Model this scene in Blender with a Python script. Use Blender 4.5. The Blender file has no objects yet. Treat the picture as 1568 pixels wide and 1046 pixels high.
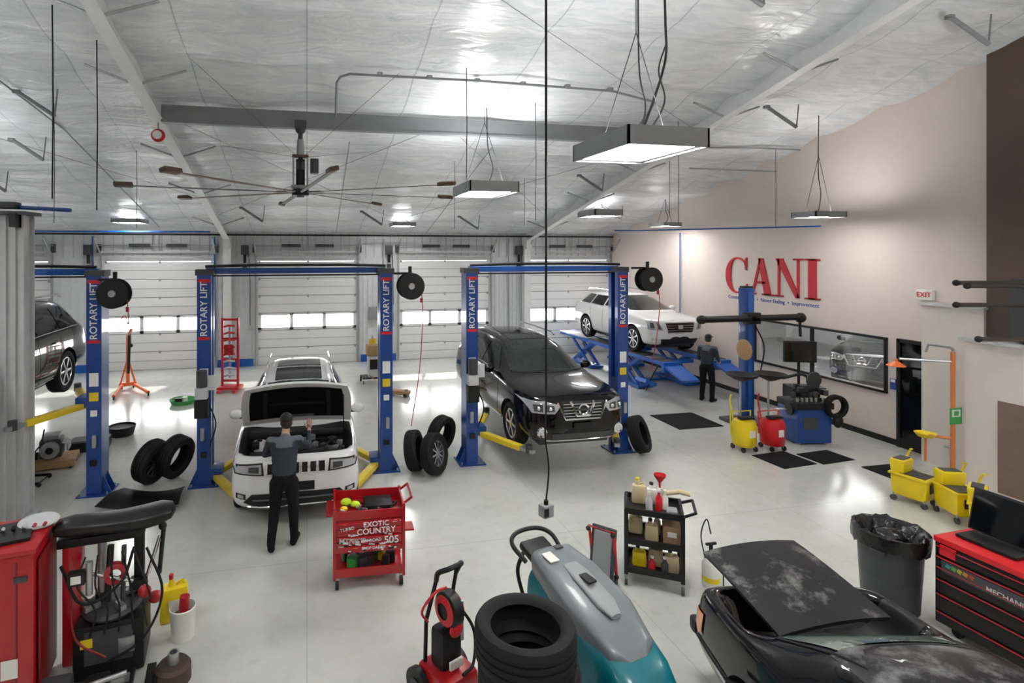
import bpy,bmesh,math,random
from mathutils import Vector,Matrix,Euler
from mathutils.bvhtree import BVHTree
random.seed(7)
R=math.radians
scene=bpy.context.scene
COL=scene.collection
# ---------------------------------------------------------------- materials
MATS={}
def mat(name,col,rough=.5,metal=0.,var=.12,scale=6.,bump=0.,bscale=40.,coat=0.,emit=None,es=1.,trans=0.,dust=None,dscale=2.5,alpha=1.,spec=.5,dpos=(.54,.72)):
    if name in MATS: return MATS[name]
    m=bpy.data.materials.new(name); m.use_nodes=True
    nt=m.node_tree; b=nt.nodes['Principled BSDF']
    b.inputs['Roughness'].default_value=rough; b.inputs['Metallic'].default_value=metal
    b.inputs['Specular IOR Level'].default_value=spec
    b.inputs['Coat Weight'].default_value=coat; b.inputs['Coat Roughness'].default_value=.03
    b.inputs['Transmission Weight'].default_value=trans
    b.inputs['Alpha'].default_value=alpha
    tc=nt.nodes.new('ShaderNodeTexCoord')
    nz=nt.nodes.new('ShaderNodeTexNoise'); nz.inputs['Scale'].default_value=scale; nz.inputs['Detail'].default_value=5
    nt.links.new(tc.outputs['Object'],nz.inputs['Vector'])
    mx=nt.nodes.new('ShaderNodeMix'); mx.data_type='RGBA'
    c=Vector(col[:3])
    a=[max(0,x*(1-var)) for x in c]; d=[min(1,x*(1+var)) for x in c]
    mx.inputs[6].default_value=(*a,1); mx.inputs[7].default_value=(*d,1)
    nt.links.new(nz.outputs['Fac'],mx.inputs[0])
    out=mx.outputs[2]
    if dust:
        n2=nt.nodes.new('ShaderNodeTexNoise'); n2.inputs['Scale'].default_value=dscale; n2.inputs['Detail'].default_value=8; n2.inputs['Roughness'].default_value=.7
        nt.links.new(tc.outputs['Object'],n2.inputs['Vector'])
        rp=nt.nodes.new('ShaderNodeValToRGB'); rp.color_ramp.elements[0].position=dpos[0]; rp.color_ramp.elements[1].position=dpos[1]
        nt.links.new(n2.outputs['Fac'],rp.inputs['Fac'])
        m2=nt.nodes.new('ShaderNodeMix'); m2.data_type='RGBA'
        nt.links.new(rp.outputs['Color'],m2.inputs[0]); nt.links.new(out,m2.inputs[6]); m2.inputs[7].default_value=(*dust,1)
        out=m2.outputs[2]
    nt.links.new(out,b.inputs['Base Color'])
    if bump>0:
        n3=nt.nodes.new('ShaderNodeTexNoise'); n3.inputs['Scale'].default_value=bscale; n3.inputs['Detail'].default_value=4
        nt.links.new(tc.outputs['Object'],n3.inputs['Vector'])
        bp=nt.nodes.new('ShaderNodeBump'); bp.inputs['Strength'].default_value=bump; bp.inputs['Distance'].default_value=.02
        nt.links.new(n3.outputs['Fac'],bp.inputs['Height']); nt.links.new(bp.outputs['Normal'],b.inputs['Normal'])
    if emit:
        b.inputs['Emission Color'].default_value=(*emit,1); b.inputs['Emission Strength'].default_value=es
    MATS[name]=m
    return m
BLK=mat('black_plastic',(.010,.010,.011),.45,spec=.35)
RUB=mat('rubber',(.011,.011,.012),.75,bump=.2,bscale=60,spec=.3)
DKG=mat('dark_grey',(.05,.052,.056),.5)
GRY=mat('grey_paint',(.27,.28,.29),.5)
LGR=mat('light_grey_paint',(.52,.53,.54),.5)
STL=mat('galvanized_steel',(.42,.43,.44),.38,.8,var=.2,scale=20)
CHR=mat('chrome',(.88,.88,.90),.10,1.,var=.03)
WHT=mat('white_paint_trim',(.80,.80,.79),.4)
WPL=mat('white_plastic',(.78,.78,.72),.4)
BLU=mat('lift_blue',(.005,.048,.24),.35,var=.15,coat=.3)
BLB=mat('bright_blue',(.006,.10,.44),.4,var=.1)
YEL=mat('yellow_paint',(.72,.52,.02),.4)
YBR=mat('yellow_plastic',(.78,.58,.01),.35)
RED=mat('red_paint',(.40,.005,.011),.28,coat=.5,var=.15)
REDB=mat('bright_red',(.58,.012,.018),.4)
ORG=mat('orange_paint',(.85,.17,.03),.4)
GRN=mat('green_plastic',(.04,.32,.07),.4)
TEAL=mat('teal_plastic',(.0,.15,.19),.32,coat=.2)
SGR=mat('machine_grey',(.17,.185,.20),.38,coat=.2)
CARD=mat('cardboard',(.36,.23,.12),.8,bump=.2)
WOOD=mat('raw_wood',(.40,.24,.11),.7,bump=.3)
GLS=mat('tinted_glass',(.004,.005,.006),.04,spec=.6)
GLC=mat('windshield_glass',(.015,.020,.019),.03,coat=.3)
LENS=mat('lamp_lens',(.50,.52,.55),.08,.3,coat=1.)
AMB=mat('amber_lens',(.9,.22,.02),.15,coat=1.)
TAIL=mat('tail_lens',(.45,.01,.01),.15,coat=1.)
BRN=mat('wood_blade',(.10,.058,.035),.5)
COPP=mat('orange_pipe',(.62,.20,.06),.45)
def sm(pts,n=6):
    P=[Vector(p) for p in pts]; P=[P[0]*2-P[1]]+P+[P[-1]*2-P[-2]]; o=[]
    for i in range(1,len(P)-2):
        a,b,c,d=P[i-1:i+3]
        for k in range(n):
            t=k/n; o.append(.5*((2*b)+(c-a)*t+(2*a-5*b+4*c-d)*t*t+(3*b-a-3*c+d)*t**3))
    o.append(P[-2]); return o
# ---------------------------------------------------------------- mesh builder
class MB:
    def __init__(s,name,mats=None):
        s.name=name; s.bm=bmesh.new(); s.mats=list(mats or [])
    def mi(s,m):
        if m not in s.mats: s.mats.append(m)
        return s.mats.index(m)
    def add(s,t,M,m):
        i=s.mi(m); vm={}
        for v in t.verts: vm[v]=s.bm.verts.new(M@v.co)
        for f in t.faces:
            try:
                nf=s.bm.faces.new([vm[v] for v in f.verts]); nf.material_index=i
            except ValueError: pass
        t.free()
    def box(s,c,sz,m,rot=(0,0,0),bev=0.,taper=None):
        t=bmesh.new(); bmesh.ops.create_cube(t,size=1)
        for v in t.verts:
            if taper and v.co.z>0: v.co.x*=taper[0]; v.co.y*=taper[1]
            v.co.x*=sz[0]; v.co.y*=sz[1]; v.co.z*=sz[2]
        if bev>0: bmesh.ops.bevel(t,geom=list(t.edges),offset=min(bev,min(sz)*.45),segments=2,affect='EDGES',profile=.6)
        s.add(t,Matrix.Translation(c)@Euler([R(a) for a in rot]).to_matrix().to_4x4(),m)
    def cyl(s,p0,p1,r0,m,r1=None,seg=14):
        if r1 is None:r1=r0
        p0=Vector(p0);p1=Vector(p1);d=p1-p0
        if d.length<1e-6: return
        t=bmesh.new(); bmesh.ops.create_cone(t,cap_ends=True,segments=seg,radius1=r0,radius2=max(r1,1e-4),depth=d.length)
        s.add(t,Matrix.Translation((p0+p1)/2)@d.to_track_quat('Z','Y').to_matrix().to_4x4(),m)
    def sph(s,c,r,m,rot=(0,0,0),seg=16):
        if not hasattr(r,'__len__'): r=(r,r,r)
        t=bmesh.new(); bmesh.ops.create_uvsphere(t,u_segments=seg,v_segments=max(6,seg//2+2),radius=1)
        s.add(t,Matrix.Translation(c)@Euler([R(a) for a in rot]).to_matrix().to_4x4()@Matrix.Diagonal((*r,1)),m)
    def tube(s,pts,r,m,seg=8,closed=False):
        pts=[Vector(p) for p in pts]; n=len(pts); t=bmesh.new(); rings=[]
        rr=r if hasattr(r,'__len__') else [r]*n
        up=Vector((0,0,1)); prev=None
        for i,p in enumerate(pts):
            if closed: d=pts[(i+1)%n]-pts[i-1]
            else: d=pts[min(i+1,n-1)]-pts[max(i-1,0)]
            d.normalize()
            if prev is None:
                a=d.cross(up)
                if a.length<.1: a=d.cross(Vector((1,0,0)))
            else:
                a=prev-d*prev.dot(d)
            a.normalize(); b=d.cross(a); prev=a
            rings.append([t.verts.new(p+(a*math.cos(2*math.pi*k/seg)+b*math.sin(2*math.pi*k/seg))*rr[i]) for k in range(seg)])
        for i in range(n if closed else n-1):
            A=rings[i];B=rings[(i+1)%n]
            for k in range(seg): t.faces.new((A[k],A[(k+1)%seg],B[(k+1)%seg],B[k]))
        if not closed:
            t.faces.new(rings[0][::-1]); t.faces.new(rings[-1])
        s.add(t,Matrix.Identity(4),m)
    def lathe(s,prof,c,m,axis='Z',seg=28,M=None):
        t=bmesh.new(); rings=[]
        for r,z in prof: rings.append([t.verts.new((max(r,.0005)*math.cos(2*math.pi*k/seg),max(r,.0005)*math.sin(2*math.pi*k/seg),z)) for k in range(seg)])
        for i in range(len(rings)-1):
            for k in range(seg): t.faces.new((rings[i][k],rings[i][(k+1)%seg],rings[i+1][(k+1)%seg],rings[i+1][k]))
        rot=Matrix.Identity(4)
        if axis=='X': rot=Matrix.Rotation(R(90),4,'Y')
        if axis=='Y': rot=Matrix.Rotation(R(-90),4,'X')
        if M is not None: rot=M
        s.add(t,Matrix.Translation(c)@rot,m)
    def prism(s,pts,th,M,m):
        t=bmesh.new(); a=[t.verts.new((x,y,0)) for x,y in pts]; b=[t.verts.new((x,y,th)) for x,y in pts]
        t.faces.new(a[::-1]); t.faces.new(b); n=len(pts)
        for i in range(n): t.faces.new((a[i],a[(i+1)%n],b[(i+1)%n],b[i]))
        bmesh.ops.triangulate(t,faces=[f for f in t.faces if len(f.verts)>4])
        s.add(t,M,m)
    def text(s,txt,size,M,m,ext=.002,align='CENTER'):
        cu=bpy.data.curves.new('t','FONT'); cu.body=txt; cu.size=size; cu.extrude=ext; cu.align_x=align; cu.align_y='CENTER'; cu.offset=size*.012
        o=bpy.data.objects.new('t',cu); COL.objects.link(o)
        dg=bpy.context.evaluated_depsgraph_get(); me=bpy.data.meshes.new_from_object(o.evaluated_get(dg))
        t=bmesh.new(); t.from_mesh(me); s.add(t,M,m)
        bpy.data.objects.remove(o); bpy.data.meshes.remove(me)
    def done(s,loc=(0,0,0),rz=0.,ang=38,rot=None,sc=1.):
        me=bpy.data.meshes.new(s.name)
        bmesh.ops.recalc_face_normals(s.bm,faces=s.bm.faces)
        for f in s.bm.faces: f.smooth=True
        s.bm.to_mesh(me); s.bm.free()
        for m in s.mats: me.materials.append(m)
        me.set_sharp_from_angle(angle=R(ang))
        o=bpy.data.objects.new(s.name,me); COL.objects.link(o)
        o.location=loc; o.rotation_euler=rot or (0,0,R(rz)); o.scale=(sc,sc,sc)
        return o
# ---------------------------------------------------------------- room constants
YB=20.2; XR=11.9; XL=-12.6; YF=-7.; RIDGE=.5; SL=.2245
def cz(y):
    return 4.7+SL*(YB-y) if y>RIDGE else 4.7+SL*(YB-RIDGE)-SL*(RIDGE-y)
def floor_mat():
    m=bpy.data.materials.new('epoxy_floor'); m.use_nodes=True; nt=m.node_tree; b=nt.nodes['Principled BSDF']
    tc=nt.nodes.new('ShaderNodeTexCoord')
    n1=nt.nodes.new('ShaderNodeTexNoise'); n1.inputs['Scale'].default_value=.6; n1.inputs['Detail'].default_value=8; n1.inputs['Roughness'].default_value=.6
    n2=nt.nodes.new('ShaderNodeTexNoise'); n2.inputs['Scale'].default_value=5; n2.inputs['Detail'].default_value=8; n2.inputs['Roughness'].default_value=.65
    for n in(n1,n2): nt.links.new(tc.outputs['Object'],n.inputs['Vector'])
    r=nt.nodes.new('ShaderNodeValToRGB'); r.color_ramp.elements[0].position=.3; r.color_ramp.elements[0].color=(.50,.51,.47,1)
    r.color_ramp.elements[1].position=.7; r.color_ramp.elements[1].color=(.61,.62,.585,1)
    nt.links.new(n1.outputs['Fac'],r.inputs['Fac'])
    r2=nt.nodes.new('ShaderNodeValToRGB'); r2.color_ramp.elements[0].position=.28; r2.color_ramp.elements[0].color=(.78,.77,.73,1); r2.color_ramp.elements[1].position=.5; r2.color_ramp.elements[1].color=(1,1,1,1)
    nt.links.new(n2.outputs['Fac'],r2.inputs['Fac'])
    mx=nt.nodes.new('ShaderNodeMix'); mx.data_type='RGBA'; mx.blend_type='MULTIPLY'; mx.inputs[0].default_value=.45
    nt.links.new(r.outputs['Color'],mx.inputs[6]); nt.links.new(r2.outputs['Color'],mx.inputs[7])
    br=nt.nodes.new('ShaderNodeTexBrick'); br.offset=0; br.inputs['Scale'].default_value=1; br.inputs['Brick Width'].default_value=3.66; br.inputs['Row Height'].default_value=3.66; br.inputs['Mortar Size'].default_value=.006
    br.inputs['Color1'].default_value=(1,1,1,1); br.inputs['Color2'].default_value=(1,1,1,1); br.inputs['Mortar'].default_value=(.80,.80,.78,1)
    nt.links.new(tc.outputs['Object'],br.inputs['Vector'])
    m3=nt.nodes.new('ShaderNodeMix'); m3.data_type='RGBA'; m3.blend_type='MULTIPLY'; m3.inputs[0].default_value=1
    nt.links.new(mx.outputs[2],m3.inputs[6]); nt.links.new(br.outputs['Color'],m3.inputs[7])
    nt.links.new(m3.outputs[2],b.inputs['Base Color'])
    mr=nt.nodes.new('ShaderNodeMapRange'); mr.inputs[3].default_value=.10; mr.inputs[4].default_value=.26
    nt.links.new(n1.outputs['Fac'],mr.inputs[0]); nt.links.new(mr.outputs[0],b.inputs['Roughness'])
    b.inputs['Specular IOR Level'].default_value=.75
    return m
mb=MB('floor'); mb.box(((XL+XR)/2,(YF+YB)/2,-.1),(XR-XL+.6,YB-YF+.6,.2),floor_mat()); mb.done()
def ceil_mat():
    m=bpy.data.materials.new('vinyl_insulation'); m.use_nodes=True; nt=m.node_tree; b=nt.nodes['Principled BSDF']
    tc=nt.nodes.new('ShaderNodeTexCoord')
    mp=nt.nodes.new('ShaderNodeMapping'); mp.inputs['Scale'].default_value=(.8,3.,1.); nt.links.new(tc.outputs['Object'],mp.inputs['Vector'])
    n=nt.nodes.new('ShaderNodeTexNoise'); n.inputs['Scale'].default_value=1.8; n.inputs['Detail'].default_value=7; n.inputs['Distortion'].default_value=1.2
    nt.links.new(mp.outputs[0],n.inputs['Vector'])
    r=nt.nodes.new('ShaderNodeValToRGB'); r.color_ramp.elements[0].color=(.66,.69,.72,1); r.color_ramp.elements[1].color=(.86,.87,.88,1)
    r.color_ramp.elements[0].position=.3; r.color_ramp.elements[1].position=.7
    nt.links.new(n.outputs['Fac'],r.inputs['Fac'])
    w=nt.nodes.new('ShaderNodeTexBrick'); w.offset=0; w.inputs['Brick Width'].default_value=1.83; w.inputs['Row Height'].default_value=60; w.inputs['Scale'].default_value=1; w.inputs['Mortar Size'].default_value=.014
    w.inputs['Color1'].default_value=(1,1,1,1); w.inputs['Color2'].default_value=(.93,.945,.955,1); w.inputs['Mortar'].default_value=(.68,.70,.73,1)
    nt.links.new(tc.outputs['Object'],w.inputs['Vector'])
    mx=nt.nodes.new('ShaderNodeMix'); mx.data_type='RGBA'; mx.blend_type='MULTIPLY'; mx.inputs[0].default_value=1
    nt.links.new(r.outputs['Color'],mx.inputs[6]); nt.links.new(w.outputs['Color'],mx.inputs[7]); nt.links.new(mx.outputs[2],b.inputs['Base Color'])
    bp=nt.nodes.new('ShaderNodeBump'); bp.inputs['Strength'].default_value=.55; bp.inputs['Distance'].default_value=.07
    nt.links.new(n.outputs['Fac'],bp.inputs['Height']); nt.links.new(bp.outputs['Normal'],b.inputs['Normal'])
    b.inputs['Roughness'].default_value=.22; b.inputs['Specular IOR Level'].default_value=1.
    return m
CEIL=ceil_mat()
mb=MB('ceiling'); t=bmesh.new()
ys=[]; y=YB+.1
while y>YF-.1: ys.append(y); y-=.152
ys.append(YF-.1)
nx=80
grid=[]
for y in ys:
    row=[]
    for i in range(nx+1):
        x=XL-.1+(XR-XL+.2)*i/nx
        ph=((YB-y)%1.52)/1.52
        px=(x%1.83)/1.83
        sag=(.10+.05*math.sin(math.pi*px)+.02*math.sin(x*2.1+y))*math.sin(math.pi*ph)**.7*(0.9+.2*random.random()) if y<YB-.05 else 0
        row.append(t.verts.new((x,y,cz(y)-sag)))
    grid.append(row)
for a in range(len(ys)-1):
    for i in range(nx): t.faces.new((grid[a][i],grid[a][i+1],grid[a+1][i+1],grid[a+1][i]))
mb.add(t,Matrix.Identity(4),CEIL); mb.done(ang=80)
mb=MB('roof_deck')
for (a,b) in ((YF-.3,RIDGE),(RIDGE,YB+.3)):
    t=bmesh.new()
    v=[t.verts.new(p) for p in ((XL-.3,a,cz(a)+.08),(XR+.3,a,cz(a)+.08),(XR+.3,b,cz(b)+.08),(XL-.3,b,cz(b)+.08))]
    t.faces.new(v); mb.add(t,Matrix.Identity(4),GRY)
mb.done()
# ---- walls
WALLW=mat('wall_white_panel',(.66,.68,.70),.4,bump=.1,bscale=8)
WALLR=mat('wall_beige_paint',(.72,.63,.575),.65,var=.05,bump=.05)
PIL=mat('brown_pilaster',(.10,.065,.05),.6)
DC=[-9.9,-4.87,.04,5.07,10.08]; DW=3.44; DH=3.66
mb=MB('wall_back')
xs=[XL-.2]+sum([[c-DW/2,c+DW/2] for c in DC],[])+[XR+.2]
for i in range(0,len(xs),2):
    a,b=xs[i],xs[i+1]
    mb.box(((a+b)/2,YB+.1,DH/2),(b-a,.2,DH),WALLW)
    n=max(1,int((b-a)/.16))
    for k in range(n): mb.box((a+(k+.5)*(b-a)/n,YB-.015,DH/2),(.05,.03,DH),WALLW)
mb.box(((XL+XR)/2,YB+.1,(DH+4.72)/2),(XR-XL+.4,.2,4.72-DH),WALLW)
k=XL
while k<XR:
    mb.box((k,YB-.012,(DH+4.7)/2+.05),(.035,.025,4.7-DH-.15),LGR); k+=.3
mb.done()
def gpiece(mb,x,m,th,y0,y1,z0=0,z1=None):
    t=bmesh.new()
    if z1: prof=[(y0,z0),(y1,z0),(y1,z1),(y0,z1)]
    elif y0<RIDGE<y1: prof=[(y0,z0),(y1,z0),(y1,cz(y1)+.04),(RIDGE,cz(RIDGE)+.04),(y0,cz(y0)+.04)]
    else: prof=[(y0,z0),(y1,z0),(y1,cz(y1)+.04),(y0,cz(y0)+.04)]
    a=[t.verts.new((x,p[0],p[1])) for p in prof]; b=[t.verts.new((x+th,p[0],p[1])) for p in prof]; n=len(prof)
    t.faces.new(a); t.faces.new(b[::-1])
    for i in range(n): t.faces.new((a[i],b[i],b[(i+1)%n],a[(i+1)%n]))
    mb.add(t,Matrix.Identity(4),m)
WY0,WY1,WZ0,WZ1=9.4,12.9,1.05,2.17
mb=MB('wall_right')
gpiece(mb,XR,WALLR,.2,YF,WY0); gpiece(mb,XR,WALLR,.2,WY1,YB); gpiece(mb,XR,WALLR,.2,WY0,WY1,0,WZ0); gpiece(mb,XR,WALLR,.2,WY0,WY1,WZ1)
mb.done()
mb=MB('wall_left'); gpiece(mb,XL-.2,WALLW,.2,YF,YB); mb.done()
mb=MB('wall_front'); mb.box(((XL+XR)/2,YF-.1,cz(YF)/2),(XR-XL+.4,.2,cz(YF)),WALLR); mb.done()
# annex seen through the window
mb=MB('wall_annex'); AW=mat('annex_paint',(.70,.70,.70),.6)
mb.box((17,8.0,1.6),(10,.1,3.2),AW); mb.box((17,22,1.6),(10,.1,3.2),AW); mb.box((22,15,1.6),(.1,14,3.2),AW); mb.box((17.05,15,3.25),(9.8,14,.1),AW); mb.box((17.2,15,-.05),(9.8,14,.1),mat('annex_floor',(.45,.45,.43),.3)); mb.done()
mb=MB('wall_partition')
WB=mat('partition_paint',(.72,.66,.61),.6,var=.04)
mb.box((11.71,7.95,1.49),(.38,1.0,2.98),WB); mb.box((11.50,3.6,1.23),(.80,7.70,2.46),WB)
mb.box((11.46,3.6,2.49),(.88,7.8,.05),LGR); mb.box((11.69,7.95,3.0),(.44,1.06,.04),LGR)
mb.box((11.74,5.0,5.55),(.32,4.9,6.1),PIL)
mb.box((11.09,6.7,.8),(.02,.55,1.5),mat('brown_panel',(.20,.14,.11),.6))
mb.done()
mb=MB('baseboard_right'); mb.box((XR-.012,14.6,.06),(.024,11.2,.12),BLK); mb.done()
mb=MB('baseboard_back')
for i in range(2,len(xs)-2,2):
    a,b=xs[i],xs[i+1]; mb.box(((a+b)/2,YB-.045,.13),(b-a-.3,.02,.26),BLB)
mb.done()
# ---- garage doors
DOORM=mat('door_panel_white',(.86,.87,.88),.42,var=.02)
DGL=mat('door_glass',(1,1,1),.0,trans=1.,var=0,alpha=.2)
def gdoor(n,cx):
    mb=MB('door_%d'%n); ph=DH/6
    for k in range(6):
        z0=k*ph+.010; z1=(k+1)*ph-.010
        if k==2:
            mb.box((cx,YB+.06,z0+.045),(DW,.05,.09),DOORM); mb.box((cx,YB+.06,z1-.035),(DW,.05,.07),DOORM)
            w=DW/3
            for j in range(4):
                xx=cx-DW/2+j*w; xx=min(max(xx,cx-DW/2+.06),cx+DW/2-.06)
                mb.box((xx,YB+.06,(z0+z1)/2),(.12,.05,z1-z0),DOORM)
            mb.box((cx,YB+.07,(z0+z1)/2),(DW,.008,z1-z0),DGL)
        else:
            mb.box((cx,YB+.06,(z0+z1)/2),(DW,.05,z1-z0),DOORM,bev=.006)
            mb.box((cx,YB+.03,(z0+z1)/2),(DW-.1,.02,.02),LGR)
        mb.box((cx,YB+.045,k*ph+.0),(DW,.03,.022),GRY)
        for xx in (cx-DW/2+.05,cx,cx+DW/2-.05): mb.box((xx,YB+.028,(k+1)*ph-.02),(.07,.014,.09),STL)
    for sx in (-1,1):
        mb.box((cx+sx*(DW/2+.07),YB-.07,1.95),(.05,.07,3.9),STL)
        mb.cyl((cx+sx*(DW/2+.07),YB-.1,3.9),(cx+sx*(DW/2+.07),YB-.7,4.45),.03,STL)
        mb.box((cx+sx*(DW/2+.12),YB-.1,4.1),(.1,.14,.28),DKG)
        mb.cyl((cx+sx*.9,YB-.18,4.2),(cx+sx*.25,YB-.18,4.2),.055,DKG)
    mb.cyl((cx-DW/2-.15,YB-.18,4.2),(cx+DW/2+.15,YB-.18,4.2),.018,STL)
    mb.box((cx,YB-.02,DH+.1),(DW+.3,.04,.16),LGR)
    mb.box((cx,YB-.1,3.98),(DW+.2,.10,.07),LGR)
    mb.box((cx-DW/2-.42,YB-.16,4.05),(.24,.22,.34),DKG,bev=.02); mb.cyl((cx-DW/2-.42,YB-.16,3.88),(cx-DW/2-.42,YB-.16,3.6),.05,BLK)
    mb.box((cx-DW/2-.42,YB-.15,3.45),(.14,.12,.2),DKG,bev=.02); mb.tube([(cx-DW/2-.3,YB-.12,4.0),(cx-DW/2-.25,YB-.1,3.0),(cx-DW/2-.25,YB-.1,1.4)],.012,DKG); mb.box((cx-DW/2-.25,YB-.07,1.35),(.1,.08,.18),LGR)
    for xx in (cx-.2,cx): mb.tube([(xx,YB-.1,4.55),(xx,YB-.14,4.3),(xx+.02,YB-.12,3.95)],.02,STL)
    mb.done()
for i,c in enumerate(DC): gdoor(i+1,c)
# ---- steel frame
FR=mat('frame_white_steel',(.74,.75,.76),.45)
FRG=mat('frame_grey_steel',(.22,.23,.24),.5)
for X in (-2.66,8.2):
    mb=MB('roof_rafter')
    ya,yb=RIDGE,YB-.35; dp=.40
    t=bmesh.new()
    def slab(x0,x1,o0,o1):
        pts=[(ya,cz(ya)-o0),(yb,cz(yb)-o0),(yb,cz(yb)-o1),(ya,cz(ya)-o1)]
        a=[t.verts.new((x0,p[0],p[1])) for p in pts]; b=[t.verts.new((x1,p[0],p[1])) for p in pts]
        t.faces.new(a); t.faces.new(b[::-1])
        for i in range(4): t.faces.new((a[i],b[i],b[(i+1)%4],a[(i+1)%4]))
    slab(X-.006,X+.006,.05,dp); slab(X-.1,X+.1,dp,dp+.02)
    mb.add(t,Matrix.Identity(4),FR)
    mb.box((X,YB-.25,2.15),(.25,.3,4.3),FR); mb.box((X,YB-.3,4.35),(.22,.5,.5),FR)
    mb.box((X,YB-.25,.2),(.27,.32,.4),BLB)
    for yy in (18,15,12.6,9.6,7.9):
        for sx in (-1,1):
            mb.cyl((X+sx*.05,yy,cz(yy)-dp),(X+sx*.75,yy,cz(yy)-.15),.022,STL)
    mb.done()
mb=MB('roof_strut_beam'); mb.box((2.77,10.85,6.64),(10.7,.14,.04),FRG); mb.box((2.77,10.85,6.36),(10.7,.16,.04),FRG)
mb.box((2.77,10.79,6.50),(10.7,.012,.28),FRG)
mb.done()
mb=MB('roof_bracing_rods')
for a,b in (((-2.6,17.5),(2.5,11.2)),((2.6,17.5),(-2.5,11.2)),((3.0,11.2),(8.1,17.6)),((8.1,11.2),(3.0,17.6)),((-2.6,4),(8.1,10.5)),((-9,9),(-2.7,16))):
    mb.cyl((a[0],a[1],cz(a[1])-.22),(b[0],b[1],cz(b[1])-.22),.006,GRY,seg=6)
mb.done()
for (x,y) in ((-5.4,12.5),(9.4,9.5),(9.9,6.6),(5.6,6.3),(-4.4,10.5),(7.4,13.5),(-1.5,16.8),(2.0,17.0),(5.2,17.4),(9.6,16.2),(-7.,14.5)):
    mb=MB('purlin_brace')
    mb.cyl((-.35,0,-.2),(.25,-.1,-.6),.035,FRG); mb.cyl((.25,-.1,-.6),(.3,-.1,-.14),.012,FRG); mb.box((-.36,0,-.2),(.1,.08,.06),FRG)
    mb.done((x,y,cz(y)))
mb=MB('ceiling_conduit')
def cp(x,y,o=.19): return (x,y,cz(y)-o)
mb.tube([cp(.55,11.2,.25),cp(.5,9.6),cp(.55,9.4),cp(.7,9.3),cp(3,9.25),cp(5.5,9.3),cp(6.6,9.6),cp(6.9,10.6)],.022,GRY)
mb.tube([cp(8.4,11.5),cp(9.4,11.5),cp(10.6,11.4),cp(11.8,11.4)],.022,GRY)
mb.tube([cp(9.2,12,.5),(11.7,12,cz(12)-.5)],.02,GRY)
mb.tube([cp(-7,9),cp(-5,9.2),cp(-4.6,12),cp(-4.6,19)],.015,GRY)
mb.tube([cp(4.1,12),cp(4.2,19.5)],.012,GRY); mb.tube([cp(.9,12),cp(1.0,19.5)],.012,GRY)
for k in range(6): mb.box(cp(1.2+k*.85,9.28,.17),(.09,.09,.05),GRY)
mb.done()
mb=MB('air_pipe')
mb.tube([(-10,19.2,4.55),(11.4,19.2,4.55)],.03,BLK)
mb.tube([(8.9,14.9,4.62),(9.6,14.9,4.62),(11.55,10.6,4.58)],.018,BLB)
mb.tube([(11.83,15.9,4.6),(11.83,15.9,1.2)],.016,BLB)
mb.tube([(-9.5,18.6,4.6),(-3,18.6,4.62)],.025,BLB)
for X in (-3.1,7.55,-6.9): mb.tube([(X,YB-.1,4.5),(X,YB-.12,.4)],.025,BLB if X<7 else STL)
mb.tube([(2.75,YB-.12,4.5),(2.75,YB-.12,1.3)],.03,LGR)
mb.done()
mb=MB('electrical_panel'); mb.box((2.35,YB-.12,1.75),(.3,.16,.45),GRY,bev=.01); mb.box((3.0,YB-.12,1.9),(.22,.14,.3),LGR,bev=.01); mb.done()
mb=MB('alarm_bell'); mb.lathe([(.0,-.05),(.08,-.05),(.12,0),(.12,.03),(0,.05)],(0,0,0),REDB,'Y'); mb.lathe([(.0,-.06),(.08,-.06),(.08,-.03)],(0,0,0),WHT,'Y')
mb.cyl((0,0.03,.1),(0,.03,.26),.012,GRY); mb.done((-2.66,10.9,6.12))
# ---- lights
EMI=mat('light_panel',(1,1,1),.5,emit=(1.,.985,.96),es=36.,var=0)
EMU=mat('added_uplight',(1,1,1),.5,emit=(1.,.99,.98),es=30.,var=0)  # glowing top panel added to the fixtures to brighten the ceiling
EMV=mat('added_uplight_soft',(1,1,1),.5,emit=(1.,.99,.98),es=3.5,var=0)  # weaker version of the added ceiling brightener
FIX=mat('fixture_grey',(.33,.34,.35),.4,.4)
def fixture(x0,y0,z,w=.95,d=1.2,h=.2,wire=True,up=EMU):
    mb=MB('hanging_light_fixture')
    mb.box((0,-d/2+.012,h/2),(w,.024,h),FIX); mb.box((0,d/2-.012,h/2),(w,.024,h),FIX)
    mb.box((-w/2+.012,0,h/2),(.024,d,h),FIX); mb.box((w/2-.012,0,h/2),(.024,d,h),FIX)
    mb.box((0,0,.03),(w-.14,d-.14,.012),EMI)
    for sx in(-1,1): mb.box((sx*(w/2-.045),0,.03),(.06,d-.03,.014),LGR); mb.box((0,sx*(d/2-.045),.03),(w-.03,.06,.014),LGR)
    mb.box((0,0,h-.05),(w-.06,d-.06,.02),FIX)
    mb.box((0,0,h-.03),(w*.75,d*.75,.01),up)
    cxw,cyw=x0+w/2,y0+d/2
    H=cz(cyw)-z-.12
    for sx in(-1,1):
        mb.cyl((sx*w*.42,0,h),(0,0,min(H,h+1.2)),.006,DKG,seg=5)
    mb.cyl((0,0,min(H,h+1.2)),(0,0,H),.006,DKG,seg=5)
    mb.tube(sm([(.1,.1,h),(.22,.15,h+.4*min(1,H/2)),(.1,.1,h+.9*min(1,H/2)),(.06,.05,H)]),.010,BLK,seg=6)
    mb.done((cxw,cyw,z))
fixture(3.2,5.1,5.1); fixture(2.9,9.7,5.1); fixture(8.6,15.5,5.1,up=EMV,d=1.1); fixture(10.28,9.55,4.72,.78,.6,.12)
fixture(-5.6,17.7,4.85,.8,.9,.12,up=EMV); fixture(10.7,15.1,4.78,.6,.8,.12,up=EMV); fixture(2.7,17.6,4.82,.75,.9,.12,up=EMV)
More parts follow.
